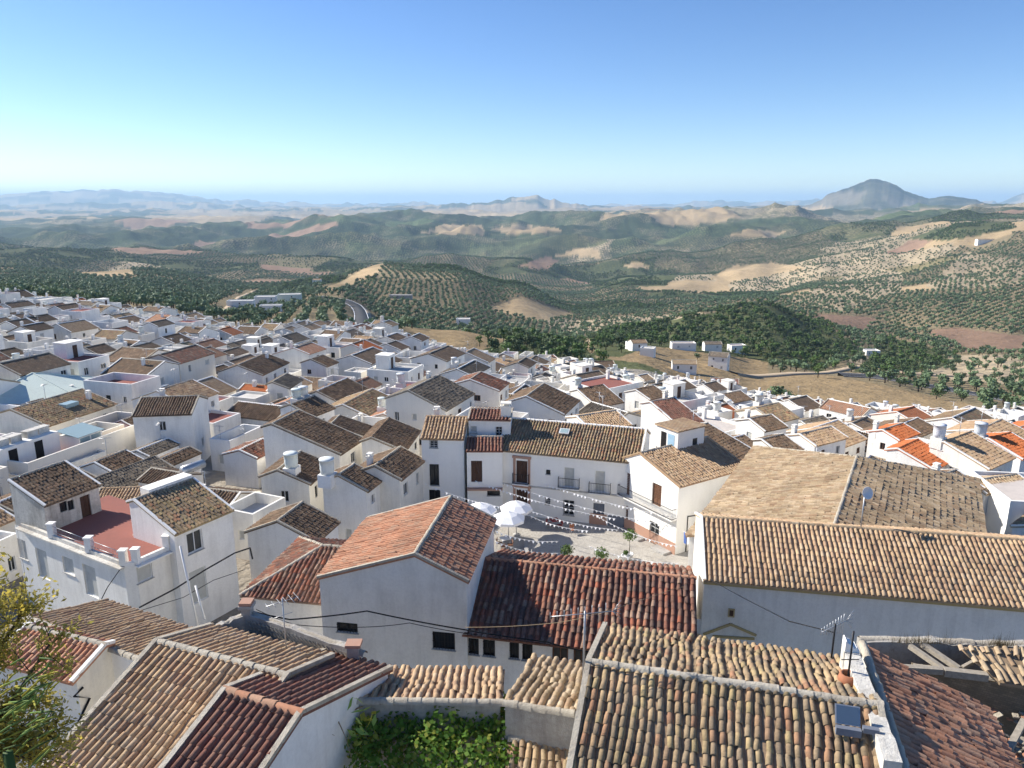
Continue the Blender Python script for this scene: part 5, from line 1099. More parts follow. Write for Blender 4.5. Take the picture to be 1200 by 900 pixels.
def potted(px, py, h, r, label, tub=True):
    p = PZ(px, py, 0); t = thing('potted_tree', label, 'plant', (p[0], p[1], .004)); rg = np.random.default_rng(int(px))
    b = MB(); b.lathe([(0, 0), (.26, 0), (.34, .42), (.37, .42), (.37, .48), (.30, .48), (.28, .42), (0, .42)], n=12); b.obj('pot', 'white_plastic', t)
    b = MB(); b.tube([(0, 0, .4), (.03, .02, h * .5), (0, 0, h * .8)], [.04, .03, .02], 6); b.obj('trunk', 'bark', t)
    n = 420; d = rg.normal(size=(n, 3)); d /= np.linalg.norm(d, axis=1, keepdims=True); C = d * rg.uniform(.4, 1.0, (n, 1)) * np.array((r, r, r * .8)) + np.array((0, 0, h)); V, Fq = leaf_quads(C, d + rg.normal(0, .5, (n, 3)), .17, .6, rg)
    mkobj('crown', npmesh('crown', V, Fq, 'leaf_green', False), t)
potted(737, 655, 2.1, .62, 'slim young tree in a white pot by the corner house'); potted(664, 668, 1.7, .6, 'dark leafy potted tree peeping over the red roof ridge'); potted(704, 671, 1.6, .62, 'pale bushy potted tree beside the roof ridge'); potted(733, 657, .7, .2, 'small potted shrub beside the slim tree')
def bunting(a, b, sag, i):
    t = thing('bunting', 'string of small white pennants, number %s of those strung over the square' % ('first second third fourth fifth sixth seventh eighth ninth tenth'.split()[i]) if False else BUNT[i], 'bunting', tuple(a), 0, 'bunting over the square')
    a = Vector(a); b = Vector(b); L = (b - a).length; n = int(L / .36); P = [a + (b - a) * (k / n) - Vector((0, 0, sag * 4 * (k / n) * (1 - k / n))) - a for k in range(n + 1)]
    c = MB(); c.tube(P, .012, 4); c.obj('cord', 'white_cloth', t); f = MB(); rg = random.Random(i); side = (b - a).cross(Vector((0, 0, 1))).normalized()
    for k in range(n): p, q = P[k], P[k + 1]; m_ = (p + q) / 2 + side * rg.uniform(-.12, .12) - Vector((0, 0, .19)); f.add([p + (q - p) * .2, p + (q - p) * .8, m_], [(0, 1, 2)])
    f.obj('pennants', 'white_cloth', t, kind='stuff')
BUNT = ['white bunting from the balcony shutters to the corner house', 'white bunting from the upper door to the long balcony', 'white bunting from the framed brown door across the facade', 'white bunting low along the ground-floor doors', 'white bunting over the parasols towards the lit paving', 'white bunting across the shaded paving by the café table', 'white bunting along the kerb before the red roof', 'white bunting over the sunlit paving before the corner house', 'white bunting crossing near the potted trees', 'white bunting from the lane mouth to the parasols']
for i, (p0, z0, p1, z1) in enumerate([((607, 556), 3.6, (790, 606), 3.2), ((589, 566), 3.4, (790, 617), 3.0), ((556, 563), 3.4, (722, 608), 3.0), ((610, 594), 2.6, (725, 621), 2.6), ((612, 600), 2.4, (690, 622), 2.4), ((580, 622), 2.4, (655, 634), 2.2), ((580, 634), 2.3, (655, 648), 2.0), ((700, 605), 3.0, (794, 640), 2.6), ((690, 640), 2.4, (796, 660), 2.4), ((497, 566), 3.6, (600, 596), 3.0)]):
    bunting(PZ(*p0, z0), PZ(*p1, z1), .35, i)
def facade_bits():
    I3 = INFO['P3']; r = I3['root']; W, sf = I3['W'], I3['sf']; p0, p1 = (-W/2, -sf), (W/2, -sf)
    A3 = local_to_world(I3['mid'], I3['rot'], 0, (*p0, 0)); B3 = local_to_world(I3['mid'], I3['rot'], 0, (*p1, 0))
    for px, py, w in ((611, 566, 1.5), (667, 571, 1.9), (703, 577, 1.9)): u, z = wall_uz(A3, B3, px, py); balcony(r, p0, p1, u, z - I3['zb'], w)
    L = MB()                                                                                    # string course and dado
    L.box(-W/2, W/2, -sf - .06, -sf - .003, 3.35, 3.5); L.obj('string_course', 'concrete', r)
    d = MB(); d.box(W * .30, W * .44, -sf - .04, -sf - .003, 0, 1.5); d.obj('dado', 'slate_dado', r); d = MB(); d.box(W * .52, W * .66, -sf - .04, -sf - .003, 0, 1.4); d.obj('dado', 'slate_dado', r); d = MB(); d.box(W * .17, W * .29, -sf - .04, -sf - .003, 0, 1.5); d.obj('dado', 'brick_dado', r)
    for px0, px1, py0, py1 in ((603, 620, 538, 566), (603, 620, 572, 599)):
        u0, z0 = wall_uz(A3, B3, px0, py1); u1, z1 = wall_uz(A3, B3, px1, py0); s_ = MB(); x0, x1 = u0 - W/2, u1 - W/2; z0 -= I3['zb']; z1 -= I3['zb']
        s_.box(x0 - .12, x0 + .1, -sf - .07, -sf - .003, z0, z1); s_.box(x1 - .1, x1 + .12, -sf - .07, -sf - .003, z0, z1); s_.box(x0 - .2, x1 + .2, -sf - .12, -sf - .003, z1, z1 + .22); s_.obj('door_surround', 'brick_dado', r)
    sk = MB(); sk.box(-.45, .45, -.35, .35, .1, .2); k = MB(); k.box(-.36, .36, -.27, .27, .201, .215)
    o = sk.obj('skylight', 'white_frame', r, (W * -.06, -sf * .35, I3['zr'] - I3['zb'] - I3['kf'] * sf * .35 + .1)); o.rotation_euler = (math.atan(I3['kf']), 0, 0); k.obj('pane', 'pale_glass', o)
    I4 = INFO['P4']; r = I4['root']; W, sf, sb = I4['W'], I4['sf'], I4['sb']; p0, p1 = (-W/2, sb), (-W/2, -sf)
    A4 = local_to_world(I4['mid'], I4['rot'], 0, (*p0, 0)); B4 = local_to_world(I4['mid'], I4['rot'], 0, (*p1, 0)); u, z = wall_uz(A4, B4, 758, 592)
    balcony(r, p0, p1, (sf + sb) / 2, z - I4['zb'], sf + sb - .1, .55, .9)
    d = MB(); d.box(-W/2 - .04, -W/2 - .003, -sf, sb - .5, 0, 1.5); d.obj('dado', 'brick_dado', r)
    st = MB(); st.box(-W/2 - .9, -W/2 - .045, -1.2, .6, 0, .65); st.box(-W/2 - .9, -W/2 - .045, -4.2, -2.6, 0, .65); st.obj('doorstep', 'concrete', r)
    rm = MB(); rm.box(-1.6, 1.6, -1.3, 1.3, -1.5, 2.0); o = rm.obj('dormer', 'clean_white', r, (W * .16, .6, I4['zr'] - I4['zb'] - .6))
    rr = MB(); rr.box(-1.75, 1.75, -1.45, 1.45, 2.003, 2.12); rr.obj('dormer_roof', 'tile_tan_far', o)
    dd = MB(); dd.box(-1.62, -1.603, -.9, -.1, -.2, 1.6); dd.obj('dormer_door', 'pvc_blue', o); dd = MB(); dd.box(-1.64, -1.603, .1, .7, -.2, 1.6); dd.obj('dormer_doorway', 'dark_void', o); dd = MB(); dd.box(.2, .75, -1.32, -1.303, .5, 1.1); dd.obj('dormer_window', 'glass', o)
    pp = MB(); pp.tube([(-W/2 + 1.2, -sf - .05, 0.2), (-W/2 + 1.2, -sf - .05, 3.6), (-W/2 + 4.8, -sf - .05, 3.1)], .05, 6); pp.tube([(-W/2 + 1.25, -sf - .05, 2.2), (-W/2 + 4.6, -sf - .05, 3.0)], .025, 5); pp.obj('drainpipe', 'cable_black', r)
    I2 = INFO['P2b']; r = I2['root']; W, sf = I2['W'], I2['sf']
    b = MB(); b.box(-W/2, W/2, -sf - .5, -sf - .003, 5.2 - 2.05, 5.2 - 1.9); b.obj('ledge', 'brick_dado', r)
    IP = INFO['P2']; r = IP['root']; chimney(r, IP['W'] * .38, -1.2, IP['zr'] - IP['zb'] - .3, 1.0, .9)
facade_bits()

# ------------------------------------------------------------------ near bits: party wall, ruin, parapet, aerials, cables
def slab_wall(name, label, a, b, thick, zb, mat_, cat='wall', side=1):
    """standing wall whose top runs straight from point a to point b"""
    a = np.asarray(a, float); b = np.asarray(b, float); c = (a + b) / 2; t = (b - a)[:2]; t /= np.linalg.norm(t); n = np.array((t[1], -t[0], 0)) * thick * side
    o = np.array((c[0], c[1], zb)); k = 14; rg = np.random.default_rng(int(abs(a[0]) * 100)); mb = MB(); base = len(mb.v)
    th = thing(name, label, cat, tuple(o)); top = [a + (b - a) * i / k + np.array((0, 0, rg.normal(0, .03))) for i in range(k + 1)]
    poly = [p - o for p in top] + [np.array((b[0], b[1], zb)) - o, np.array((a[0], a[1], zb)) - o]
    mb.extrude(poly, n); mb.obj('wall_body', mat_, th)
    if 'wash' in label: return th
    V, Fq = cap_geo(a + n / 2 + np.array((0, 0, .02)) - o, b + n / 2 + np.array((0, 0, .02)) - o, thick * .46, 3.0, 5, 3, -.13); mkobj('coping', npmesh('coping', V, Fq, 'aged_wall' if 'wash' in label else 'mortar'), th)
    return th
cA, cB = PZ(1004, 756, 15.0), PZ(1058, 893, 14.9)
slab_wall('party_wall', 'crumbling whitewashed party wall between the ochre roof and the shaggy roof', cA, cB, .42, 8, 'aged_wall', side=1)
gA = PZ(988, 744, 15.3); slab_wall('wall_stub', 'short whitewashed wall stub carrying a television aerial', gA, cA + np.array((0, 0, .02)), .35, 9, 'white_wall')
def parapet():
    a, b, c = PZ(214, 755, 13.15), PZ(289, 720, 13.3), PZ(414, 763, 13.2)
    slab_wall('parapet', 'bare cement parapet rising to a small pillar', a, b, .25, 9, 'rough_grey', side=-1)
    th = slab_wall('parapet', 'cement parapet with a diagonal lattice relief', b, c, .28, 9, 'rough_grey', side=-1)
    o = np.array(th.location); t = (c - b); L = np.linalg.norm(t); t /= L; n = np.array((t[1], -t[0], 0)); n /= np.linalg.norm(n); mb = MB(); k = int(L / .19)
    for i in range(k):
        for r in range(4):
            p = b + t * ((i + .5 * (r % 2) + .3) * L / k) + n * .03 - np.array((0, 0, .22 + r * .21)) - o
            mb.beam(p - t * .06 + np.array((0, 0, .05)), p + t * .06 - np.array((0, 0, .05)), .06, .05, 0, tuple(n))
    mb.obj('lattice', 'mortar', th, kind='stuff')
    q = MB(); q.box(-.17, .17, -.17, .17, 0, 4.55); q.box(-.25, .25, -.25, .25, 4.55, 4.68); pt = thing('pillar', 'cement pillar at the corner of the lattice parapet', 'pillar', (b[0], b[1] + .1, 9)); q.obj('shaft', 'rough_grey', pt); z = MB(); z.box(-.22, .22, -.22, .22, 4.684, 4.8); z.obj('capital', 'brick_dado', pt)
    q = MB(); q.box(-.2, .2, -.2, .2, 0, 4.35); pt = thing('pillar', 'broken cement pillar at the end of the lattice parapet', 'pillar', (c[0], c[1] + .1, 9)); q.obj('shaft', 'rough_grey', pt); z = MB(); z.box(-.26, .26, -.2, .24, 4.354, 4.46); z.obj('capital', 'brick_dado', pt)
parapet()
def ruin():
    m, nt, b = newmat('old_brick'); g = geo(nt); pos = g.outputs['Position']; mp = nd(nt, 'ShaderNodeMapping', i_Vector=pos); mp.inputs['Rotation'].default_value = (R(90), 0, R(-10))
    br = nd(nt, 'ShaderNodeTexBrick', i_Vector=mp.outputs[0], i_Scale=3.2); br.inputs['Color1'].default_value = (.22, .17, .11, 1); br.inputs['Color2'].default_value = (.30, .23, .15, 1); br.inputs['Mortar'].default_value = (.17, .14, .10, 1)
    c = mix(nt, mth(nt, 'MULTIPLY', ramp(nt, noise(nt, pos, 2, 5), [(.4, 0.0), (.65, 1.0)]), .6), br.outputs[0], (.15, .12, .08)); nt.links.new(c, b.inputs['Base Color']); bump(nt, b, br.outputs['Fac'], .5, -.02); MAT['old_brick'] = m
    a, b2 = PZ(1072, 786, 12.6), PZ(1260, 812, 12.6)
    slab_wall('ruined_wall', 'ruined brown brick wall beside the collapsed roof', a, b2, .45, 8, 'old_brick', side=-1)
    a, b2 = PZ(1010, 752, 12.9), PZ(1260, 760, 12.9); slab_wall('ruined_wall', 'rough stone wall with dry grass along its top before the hall', a, b2, .4, 7, 'rough_grey', side=-1)
    for i, (p, q, zz0, zz1, w, lb) in enumerate([((1066, 757), (1108, 786), 12.9, 12.75, .16, 'fallen grey rafter leaning across the ruin'), ((1081, 755), (1124, 784), 12.9, 12.7, .17, 'second grey rafter beside the fallen one'), ((1128, 782), (1150, 770), 12.7, 12.9, .1, 'short propped stick in the ruin'), ((1056, 783), (1104, 786), 12.8, 12.8, .2, 'rounded log lying along the broken wall top'), ((1106, 787), (1157, 793), 12.78, 12.78, .24, 'cut beam on the brick wall top'), ((1182, 879), (1200, 845), 12.0, 12.3, .18, 'broken timber sticking out of the rubble')]):
        mb = MB(); A_, B_ = PZ(*p, zz0), PZ(*q, zz1); c = A_; mb.beam(tuple(A_ - c), tuple(B_ - c), w, w); mb.obj('timber', 'grey_wood', None, tuple(c), label=lb, category='timber')
    # the part of the tiled roof that still hangs on
    P = [PZ(1126, 758, 13.3), PZ(1260, 762, 13.3), PZ(1260, 812, 12.75), PZ(1172, 800, 12.75)]; c = np.mean(P, 0); th = thing('roof_remnant', 'sagging remnant of tiled roof on the ruin', 'roof', tuple(c))
    roof_planes(th, [[tuple(p - c) for p in P]], 'sand', 1, [], .24, .36, .12, 4, name='roof', skip=.12)
    rg = random.Random(9); mb = MB()
    for k in range(150):
        px, py = rg.uniform(1150, 1230), rg.uniform(835, 930); p = PZ(px, py, 11.5 + rg.uniform(-.1, .5)); d = Vector((rg.uniform(-1, 1), rg.uniform(-1, 1), rg.uniform(-.4, .4))).normalized() * rg.uniform(.12, .45); mb.beam(p, Vector(p) + d, rg.uniform(.05, .22), rg.uniform(.02, .06), rg.randint(0, 2))
    mb.obj('rubble', ['mortar', 'tile_pink', 'grey_wood'], kind='stuff', label='heap of broken tiles, lath and rubble in the ruin', category='rubble')
    e = MB(); e.add([(9.5, 10, 10.6), (24, 10, 10.6), (24, 21.5, 10.6), (10.5, 23, 10.6)], [(0, 1, 2, 3)]); e.obj('ground', 'earth', kind='structure', label='bare earth floor of the ruin', category='ground')
    rg = np.random.default_rng(3); V = []; F2 = []
    for k in range(260):
        px = rg.choice((1062, 1075, 1170, 1175, 1100)) + rg.normal(0, 9); p = PZ(px, 752 + (px - 1010) * .032, 12.95); h = abs(rg.normal(.25, .16)) + .05; dx, dy = rg.normal(0, .09, 2); o = len(V); w = .008; V += [(p[0] - w, p[1], p[2]), (p[0] + w, p[1], p[2]), (p[0] + dx, p[1] + dy, p[2] + h)]; F2.append((o, o + 1, o + 2))
    mkobj('dry_grass', npmesh('dry_grass', np.array(V), np.array(F2), 'leaf_dry', False), kind='stuff', label='tufts of dry grass on the ruined wall top', category='grass')
ruin()
def near_bits():
    IA = INFO['A']; r = IA['root']
    p = PZ(993, 838, 15.15); t = thing('solar_lamp', 'small blue solar panel with a dark floodlight box on the tiles', 'solar panel', tuple(p), IA['rot'])
    b = MB(); b.box(-.30, .30, -.24, .24, 0, .04); o = b.obj('panel_frame', 'galvanised', t); o.rotation_euler = (R(52), 0, 0); c = MB(); c.box(-.27, .27, -.21, .21, .041, .05); c.obj('cells', 'sol_panel', o)
    b = MB(); b.box(-.30, .30, -.36, -.22, -.36, -.16); b.obj('lamp_box', 'slate_dado', t); b = MB(); b.box(.34, .72, -.3, -.16, -.24, -.1); b.obj('battery_box', 'slate_dado', t); b = MB(); b.tube([(0, 0, -.6), (0, 0, 0)], .03, 5); b.obj('post', 'black_iron', t)
    for (px, py, z, h, lb, m_) in [(993, 800, 14.6, 1.65, 'thin black mast rising from a pot on the tiled roof', 'black_iron'), (976, 757, 15.1, .75, 'short dark mast with a yagi aerial on the wall stub', 'black_iron'), (684, 778, 15.0, 1.7, 'tangled television aerial at the roof corner before the red tiles', 'galvanised')]:
        p = PZ(px, py, z); t = thing('aerial', lb, 'aerial', tuple(p)); b = MB(); b.tube([(0, 0, -.4), (0, 0, h)], .03, 6); b.obj('mast', m_, t); c, s_ = math.cos(.5 if px != 684 else .1), math.sin(.5 if px != 684 else .1)
        if px == 993: b = MB(); b.lathe([(.2, -.1), (.28, .1), (.22, .3), (.17, .3), (.2, .1)], n=10); b.obj('pot', 'terracotta', t); b = MB(); b.tube([(-.25, 0, h - .9), (.25, 0, h - .9)], .015, 5); b.obj('cross_arm', m_, t); continue
        b = MB(); L = 1.0 if px == 684 else .6; b.tube([(-L * c, -L * s_, h - .12), (L * .8 * c, L * .8 * s_, h - .05)], .014, 5)
        for k in range(9): u = -L + k * L * .2; l = .12 + .025 * k; b.tube([(u * c, u * s_, h - .1 - l), (u * c, u * s_, h - .1 + l)], .008, 4)
        for k in range(5): b.tube([(L * .8 * c, L * .8 * s_, h - .05), (L * .8 * c + .25, L * .8 * s_ + .1, h - .35 + k * .15)], .01, 4)
        b.obj('yagi', 'galvanised', t)
    def cable(name, label, pts, r, sag=.0, m_='cable_black'):
        P = [Vector(p) for p in pts]; Q = []
        for i in range(len(P) - 1):
            for k in range(10): t = k / 10; Q.append(P[i].lerp(P[i + 1], t) - Vector((0, 0, sag * 4 * t * (1 - t))))
        Q.append(P[-1]); b = MB(); o = Q[0].copy(); b.tube([q - o for q in Q], r, 5); b.obj(name, m_, None, tuple(o), label=label, category='cable')
    cable('cable', 'black cable sagging from the hall corner to the aerial', [PDist(832, 679, 36.0), PDist(870, 700, 31), PDist(925, 728, 25.5), PDist(977, 741, 24.2)], .02)
    cable('cable', 'bundle of black cables along the white wall under the gable', [PDist(280, 712, 32.4), PDist(340, 726, 32.2), PDist(430, 716, 32.6), PDist(545, 738, 32.3), PDist(640, 752, 32.0), PDist(690, 764, 32.0)], .035, .04)
    cable('cable', 'thin second cable looping along the gable wall', [PDist(300, 714, 32.3), PDist(345, 732, 32.1), PDist(420, 735, 32.2), PDist(480, 730, 32.4), PDist(560, 744, 32.2)], .018, .05)
    cable('cable', 'pale wire slung across the red roof', [PDist(545, 735, 30), PDist(640, 731, 28), PDist(690, 722, 27), PDist(790, 690, 36), PDist(815, 682, 37)], .012, .05, 'dry_twig')
    cable('cable', 'thick black cable looping from the two-storey house to the hipped roof', [PDist(163, 712, 44), PDist(205, 690, 44.5), PDist(240, 668, 45), PDist(275, 648, 45.5), PDist(293, 642, 45.5), PDist(296, 655, 45.5)], .05)
    cable('cable', 'thin black cable below the thick one by the two-storey house', [PDist(163, 716, 44), PDist(215, 700, 44.5), PDist(250, 680, 45), PDist(285, 668, 45.5)], .02)
    cable('cable', 'black cable running down the corner of the terrace house', [PDist(140, 668, 47), PDist(126, 688, 46), PDist(119, 702, 45.6)], .03)
    for px0, py0, px1, py1, lb in ((211, 640, 232, 734, 'long white pole leaning by the two-storey house'), (229, 686, 240, 726, 'short white pole leaning by the two-storey house')):
        A_, B_ = PDist(px0, py0, 43.5), PDist(px1, py1, 42.5); b = MB(); b.tube([(0, 0, 0), tuple(B_ - A_)], .06, 6); b.obj('pole', 'white_plastic', None, tuple(A_), label=lb, category='pole')
    IJ = INFO['J']; h2 = IJ['W'] / 2; q = MB(); q.tube([(h2 + .06, -2.6, 2.4), (h2 + .06, -1.0, 4.0), (h2 + .06, -1.6, 4.5), (h2 + .06, -1.2, 4.6)], .045, 6); q.obj('drainpipe', 'black_iron', IJ['root'])
    IN = INFO['N']; r = IN['root']; f = -IN['W']/2; sf = IN['sf']
    A_ = local_to_world(IN['mid'], IN['rot'], 0, (f, -sf, 0)); B_ = local_to_world(IN['mid'], IN['rot'], 0, (-f, -sf, 0))
    for (x0, y0, x1, y1) in ((824, 743, 856, 731), (856, 731, 886, 744), (835, 745, 884, 748)):
        u0, z0 = wall_uz(A_, B_, x0, y0); u1, z1 = wall_uz(A_, B_, x1, y1); b = MB(); b.beam((f + u0, -sf - .05, z0), (f + u1, -sf - .05, z1), .12, .1, 0, (0, 1, 0)); b.obj('pediment_trim', 'ochre_trim', r)
    u, z = wall_uz(A_, B_, 857, 718); b = MB(); b.box(f + u - .17, f + u + .17, -sf - .05, -sf - .003, z - .25, z + .25); b.box(f + u - .1, f + u + .1, -sf - .06, -sf - .051, z - .17, z + .17, 1); b.obj('niche', ['ochre_trim', 'dark_wood'], r)
    b = MB(); b.box(f - .05, -f + .05, -sf - .16, -sf - .003, IN['zr'] - IN['kf'] * sf - .32, IN['zr'] - IN['kf'] * sf - .14); b.obj('cornice', 'ochre_trim', r)
    b = MB(); b.box(-.25, .25, -.16, 0, 0, .8); b.obj('meter_box', 'white_plastic', r, (f - .2, -sf + .3, 4.9))
    p = PDist(1010, 608, 44); t = thing('aerial', 'white dish and mast standing on the dark side of the great roof', 'aerial', tuple(p)); b = MB(); b.tube([(0, 0, -1.2), (0, 0, 1.6)], .04, 6); b.obj('mast', 'galvanised', t); b = MB(); b.lathe([(0, 0), (.2, .03), (.34, .12), (.36, .12), (.2, 0), (0, -.03)], n=14); o = b.obj('dish', 'white_plastic', t, (.02, -.1, 1.6)); o.rotation_euler = (R(70), 0, .3)
near_bits()
def roof_clutter():
    # tanks, skylights and rooms seen on the nearer roofs
    def on(key, lx, ly): I_ = INFO[key]; return I_['root'], lx * I_['W'], ly * (I_['sf'] if ly < 0 else max(I_['sb'], .4)), I_['zr'] - I_['zb'] - (I_['kf'] * I_['sf'] * -ly if ly < 0 else I_['kb'] * max(I_['sb'], .4) * ly)
    for key, lx, ly, r_, h_ in (('L5', -.35, -.35, .6, 1.2), ('L3', -.55, .6, .6, 1.2), ('L9', .1, .8, .55, 1.0), ('L9', .4, .8, .55, 1.0), ('S3', -.42, .6, .55, 1.2), ('S4', -.45, .5, .6, 1.2)): q = on(key, lx, ly); water_tank(*q, r_, h_, .5)
    for key, lx, ly in (('a', .3, -.3), ('K1', -.2, .4), ('R1', .3, .5), ('R5', -.3, .5), ('S1', -.45, .6), ('S2', .2, -.8), ('L4', -.3, .4), ('S8', -.2, .5), ('R8', -.45, .6), ('K2', .35, -.5), ('P1', -.3, .3)): chimney(*on(key, lx, ly), .8, .5)
    for key, lx, ly in (('R3', .2, .2), ('L6', .4, .5), ('K2', .1, .3), ('S3', .2, .3), ('R2', 0, .3), ('H1', .2, .9), ('P3', .3, .4)): aerial(*on(key, lx, ly), 1.9, lx * 5)
    r, x, y, z = on('K2', .05, -.5); b = MB(); b.box(-.9, .9, -.6, .6, -.2, .35); b.obj('skylight', 'pale_glass', r, (x, y, z))
    r, x, y, z = on('T2', .12, .8); b = MB(); b.box(-1.7, 1.7, -.5, .5, -.3, .5); b.obj('roof_kerb', 'clean_white', r, (x, y, z)); b = MB(); b.tube([(-.9, 0, .9), (.9, 0, .9)], .32, 12); b.tube([(-.7, 0, .1), (-.7, 0, .7)], .04, 5); b.tube([(.7, 0, .1), (.7, 0, .7)], .04, 5); b.obj('solar_boiler', 'galvanised', r, (x + 2.6, y + .6, z - .3))
roof_clutter()
# the long blank wall with its yard rooms
wA, wB = PZ(32, 543, 3.6), PZ(188, 487, 3.6); wt = (wB - wA)[:2]; wL = np.linalg.norm(wt); wt /= wL; wr = math.atan2(wt[1], wt[0]); wm = ((wA + wB) / 2)[:2] + np.array((-wt[1], wt[0])) * 3.2
LW = flat_house('long_house', 'long house with a tall blank cream wall and a glass-roofed box in its yard', 'house', wm, wr, wL, 6.4, 3.6, float(ground(*wm)) - .8, 1.3, 'red_floor', 'cream_wall', auto=False)
def yard_rooms():
    z = 3.6 - LW.location[2] - 1.3
    b = MB(); b.box(-1.5, 1.5, -1.3, 1.3, 0, 1.7); o = b.obj('glass_box', 'clean_white', LW, (-wL * .02, -.9, z)); g = MB(); g.add([(-1.7, -1.5, 1.75), (1.7, -1.5, 1.75), (1.7, 1.5, 2.2), (-1.7, 1.5, 2.2), (-1.7, -1.5, 1.7), (1.7, -1.5, 1.7), (1.7, 1.5, 2.15), (-1.7, 1.5, 2.15)], [(0, 1, 2, 3), (7, 6, 5, 4), (0, 4, 5, 1), (1, 5, 6, 2), (2, 6, 7, 3), (3, 7, 4, 0)]); g.obj('glass_roof', 'pale_glass', o)
    w = MB(); w.box(-1.3, -.1, -1.32, -1.303, .8, 1.5); w.box(.1, 1.3, -1.32, -1.303, .8, 1.5); w.obj('window_strip', 'pale_glass', o)
    b = MB(); b.box(-3.6, 3.0, -1.2, 1.2, 0, 2.5); o = b.obj('wash_house', 'clean_white', LW, (-wL * .33, .6, z))
    for x in (-2.2, .6): d = MB(); d.box(x - .45, x + .45, -1.23, -1.203, 0, 2.2); d.obj('doorway', 'dark_void', o)
    for x in (-2.4, -1.0, .8, 2.1): d = MB(); d.box(x - .6, x + .6, -.4, .4, 2.504, 3.1); d.box(x - .66, x + .66, -.46, .46, 3.1, 3.18); d.obj('water_trough', 'aged_wall', o)
yard_rooms()
def pyramid():
    p = PZ(38, 437, 0.0); 
    for _ in range(20): p = PZ(38, 437, float(ground(p[0], p[1])) + 6.5)
    zb = float(ground(p[0], p[1])) - .6; t = thing('market_hall', 'square hall with a pale green pyramid roof', 'building', (p[0], p[1], zb), R(20)); h = p[2] - zb; s_ = 6.2
    b = MB(); b.box(-s_, s_, -s_, s_, 0, h - 2.6); b.obj('wall', 'white_wall', t)
    r_ = MB(); e = s_ + .5; z0 = h - 2.6; r_.add([(-e, -e, z0), (e, -e, z0), (e, e, z0), (-e, e, z0), (0, 0, h)], [(0, 1, 4), (1, 2, 4), (2, 3, 4), (3, 0, 4), (3, 2, 1, 0)]); ro = r_.obj('roof', 'green_metal', t)
    for sx, sy in ((-1, -1), (1, -1), (1, 1), (-1, 1)): q = MB(); q.beam((sx * e, sy * e, z0 + .03), (0, 0, h + .03), .16, .1); q.obj('hip_cap', 'green_metal', ro)
pyramid()
box7 = PZ(1171, 577, 5.0)
flat_house('white_house', 'plain sunlit white block house beyond the hall roof', 'house', (box7[0] + 5.2, box7[1] + 1.0), R(-8), 10, 7, 5.0, -3, .3, 'pale_floor', 'clean_white', auto=False)

# ------------------------------------------------------------------ near plants
def vine():
    rg = np.random.default_rng(8); Cs = []; Ns = []
    for px, py, z, r, n in [(430, 862, 11.9, .75, 500), (470, 850, 12.0, .8, 620), (520, 850, 12.1, .9, 760), (560, 838, 12.2, .7, 520), (590, 850, 12.1, .6, 420), (500, 890, 11.7, 1.0, 800), (560, 890, 11.7, .95, 700), (440, 900, 11.5, .9, 600), (596, 890, 11.6, .55, 300), (455, 825, 12.2, .4, 180), (585, 822, 12.3, .35, 150)]:
        c = PZ(px, py, z); d = rg.normal(size=(n, 3)); d /= np.linalg.norm(d, axis=1, keepdims=True); Cs.append(c + d * rg.uniform(.5, 1.08, (n, 1)) * r * np.array((1, 1, .8))); Ns.append(d + rg.normal(0, .5, (n, 3)) + np.array((0, -.2, .5)))
    o = PZ(510, 880, 8.5); t = thing('climbing_vine', 'bright green vine heaped against the crumbling capped wall', 'plant', tuple(o)); C = np.concatenate(Cs) - o; N = np.concatenate(Ns)
    V, Fq = leaf_quads(C, N, .17, .75, rg); mkobj('foliage', npmesh('foliage', V, Fq, 'leaf_vine', False), t)
    b = MB()
    for k in range(14): q = C[rg.integers(len(C))]; b.tube([(rg.normal(0, .3), rg.normal(0, .2), 0), tuple(q * np.array((.5, .5, .6))), tuple(q)], [.05, .03, .012], 5)
    b.obj('stem', 'bark', t)
    c = PZ(425, 850, 12.5) - o; d = rg.normal(size=(34, 3)) * np.array((.28, .2, .45)); V, Fq = leaf_quads(c + d, rg.normal(size=(34, 3)) + np.array((0, -.6, .3)), .42, .38, rg); mkobj('large_leaves', npmesh('large_leaves', V, Fq, 'leaf_yellow', False), t, label='long drooping yellow-green leaves')
    pts = [(190, 903, 13.3), (240, 893, 13.3), (290, 884, 13.2), (345, 866, 13.0), (400, 838, 12.8), (430, 826, 12.7), (450, 822, 12.7)]; P = [PZ(*p) for p in pts]; b = MB(); o2 = P[0]; b.tube([tuple(p - o2) for p in P], [.045, .04, .038, .035, .03, .022, .012], 6)
    for (a, bb, zz) in (((345, 866), (352, 800), 13.4), ((395, 842), (388, 806), 13.3), ((370, 855), (392, 862), 12.7), ((395, 842), (412, 890), 12.2)): b.tube([tuple(PZ(*a, 13.0) - o2), tuple((PZ(*a, 13.0) + PZ(*bb, zz)) / 2 - o2 + np.array((.05, 0, .03))), tuple(PZ(*bb, zz) - o2)], [.02, .014, .006], 4)
    t2 = thing('dry_branch', 'long bare branch lying across the blank gable wall', 'branch', tuple(o2)); b.obj('limb', 'dry_twig', t2)
vine()
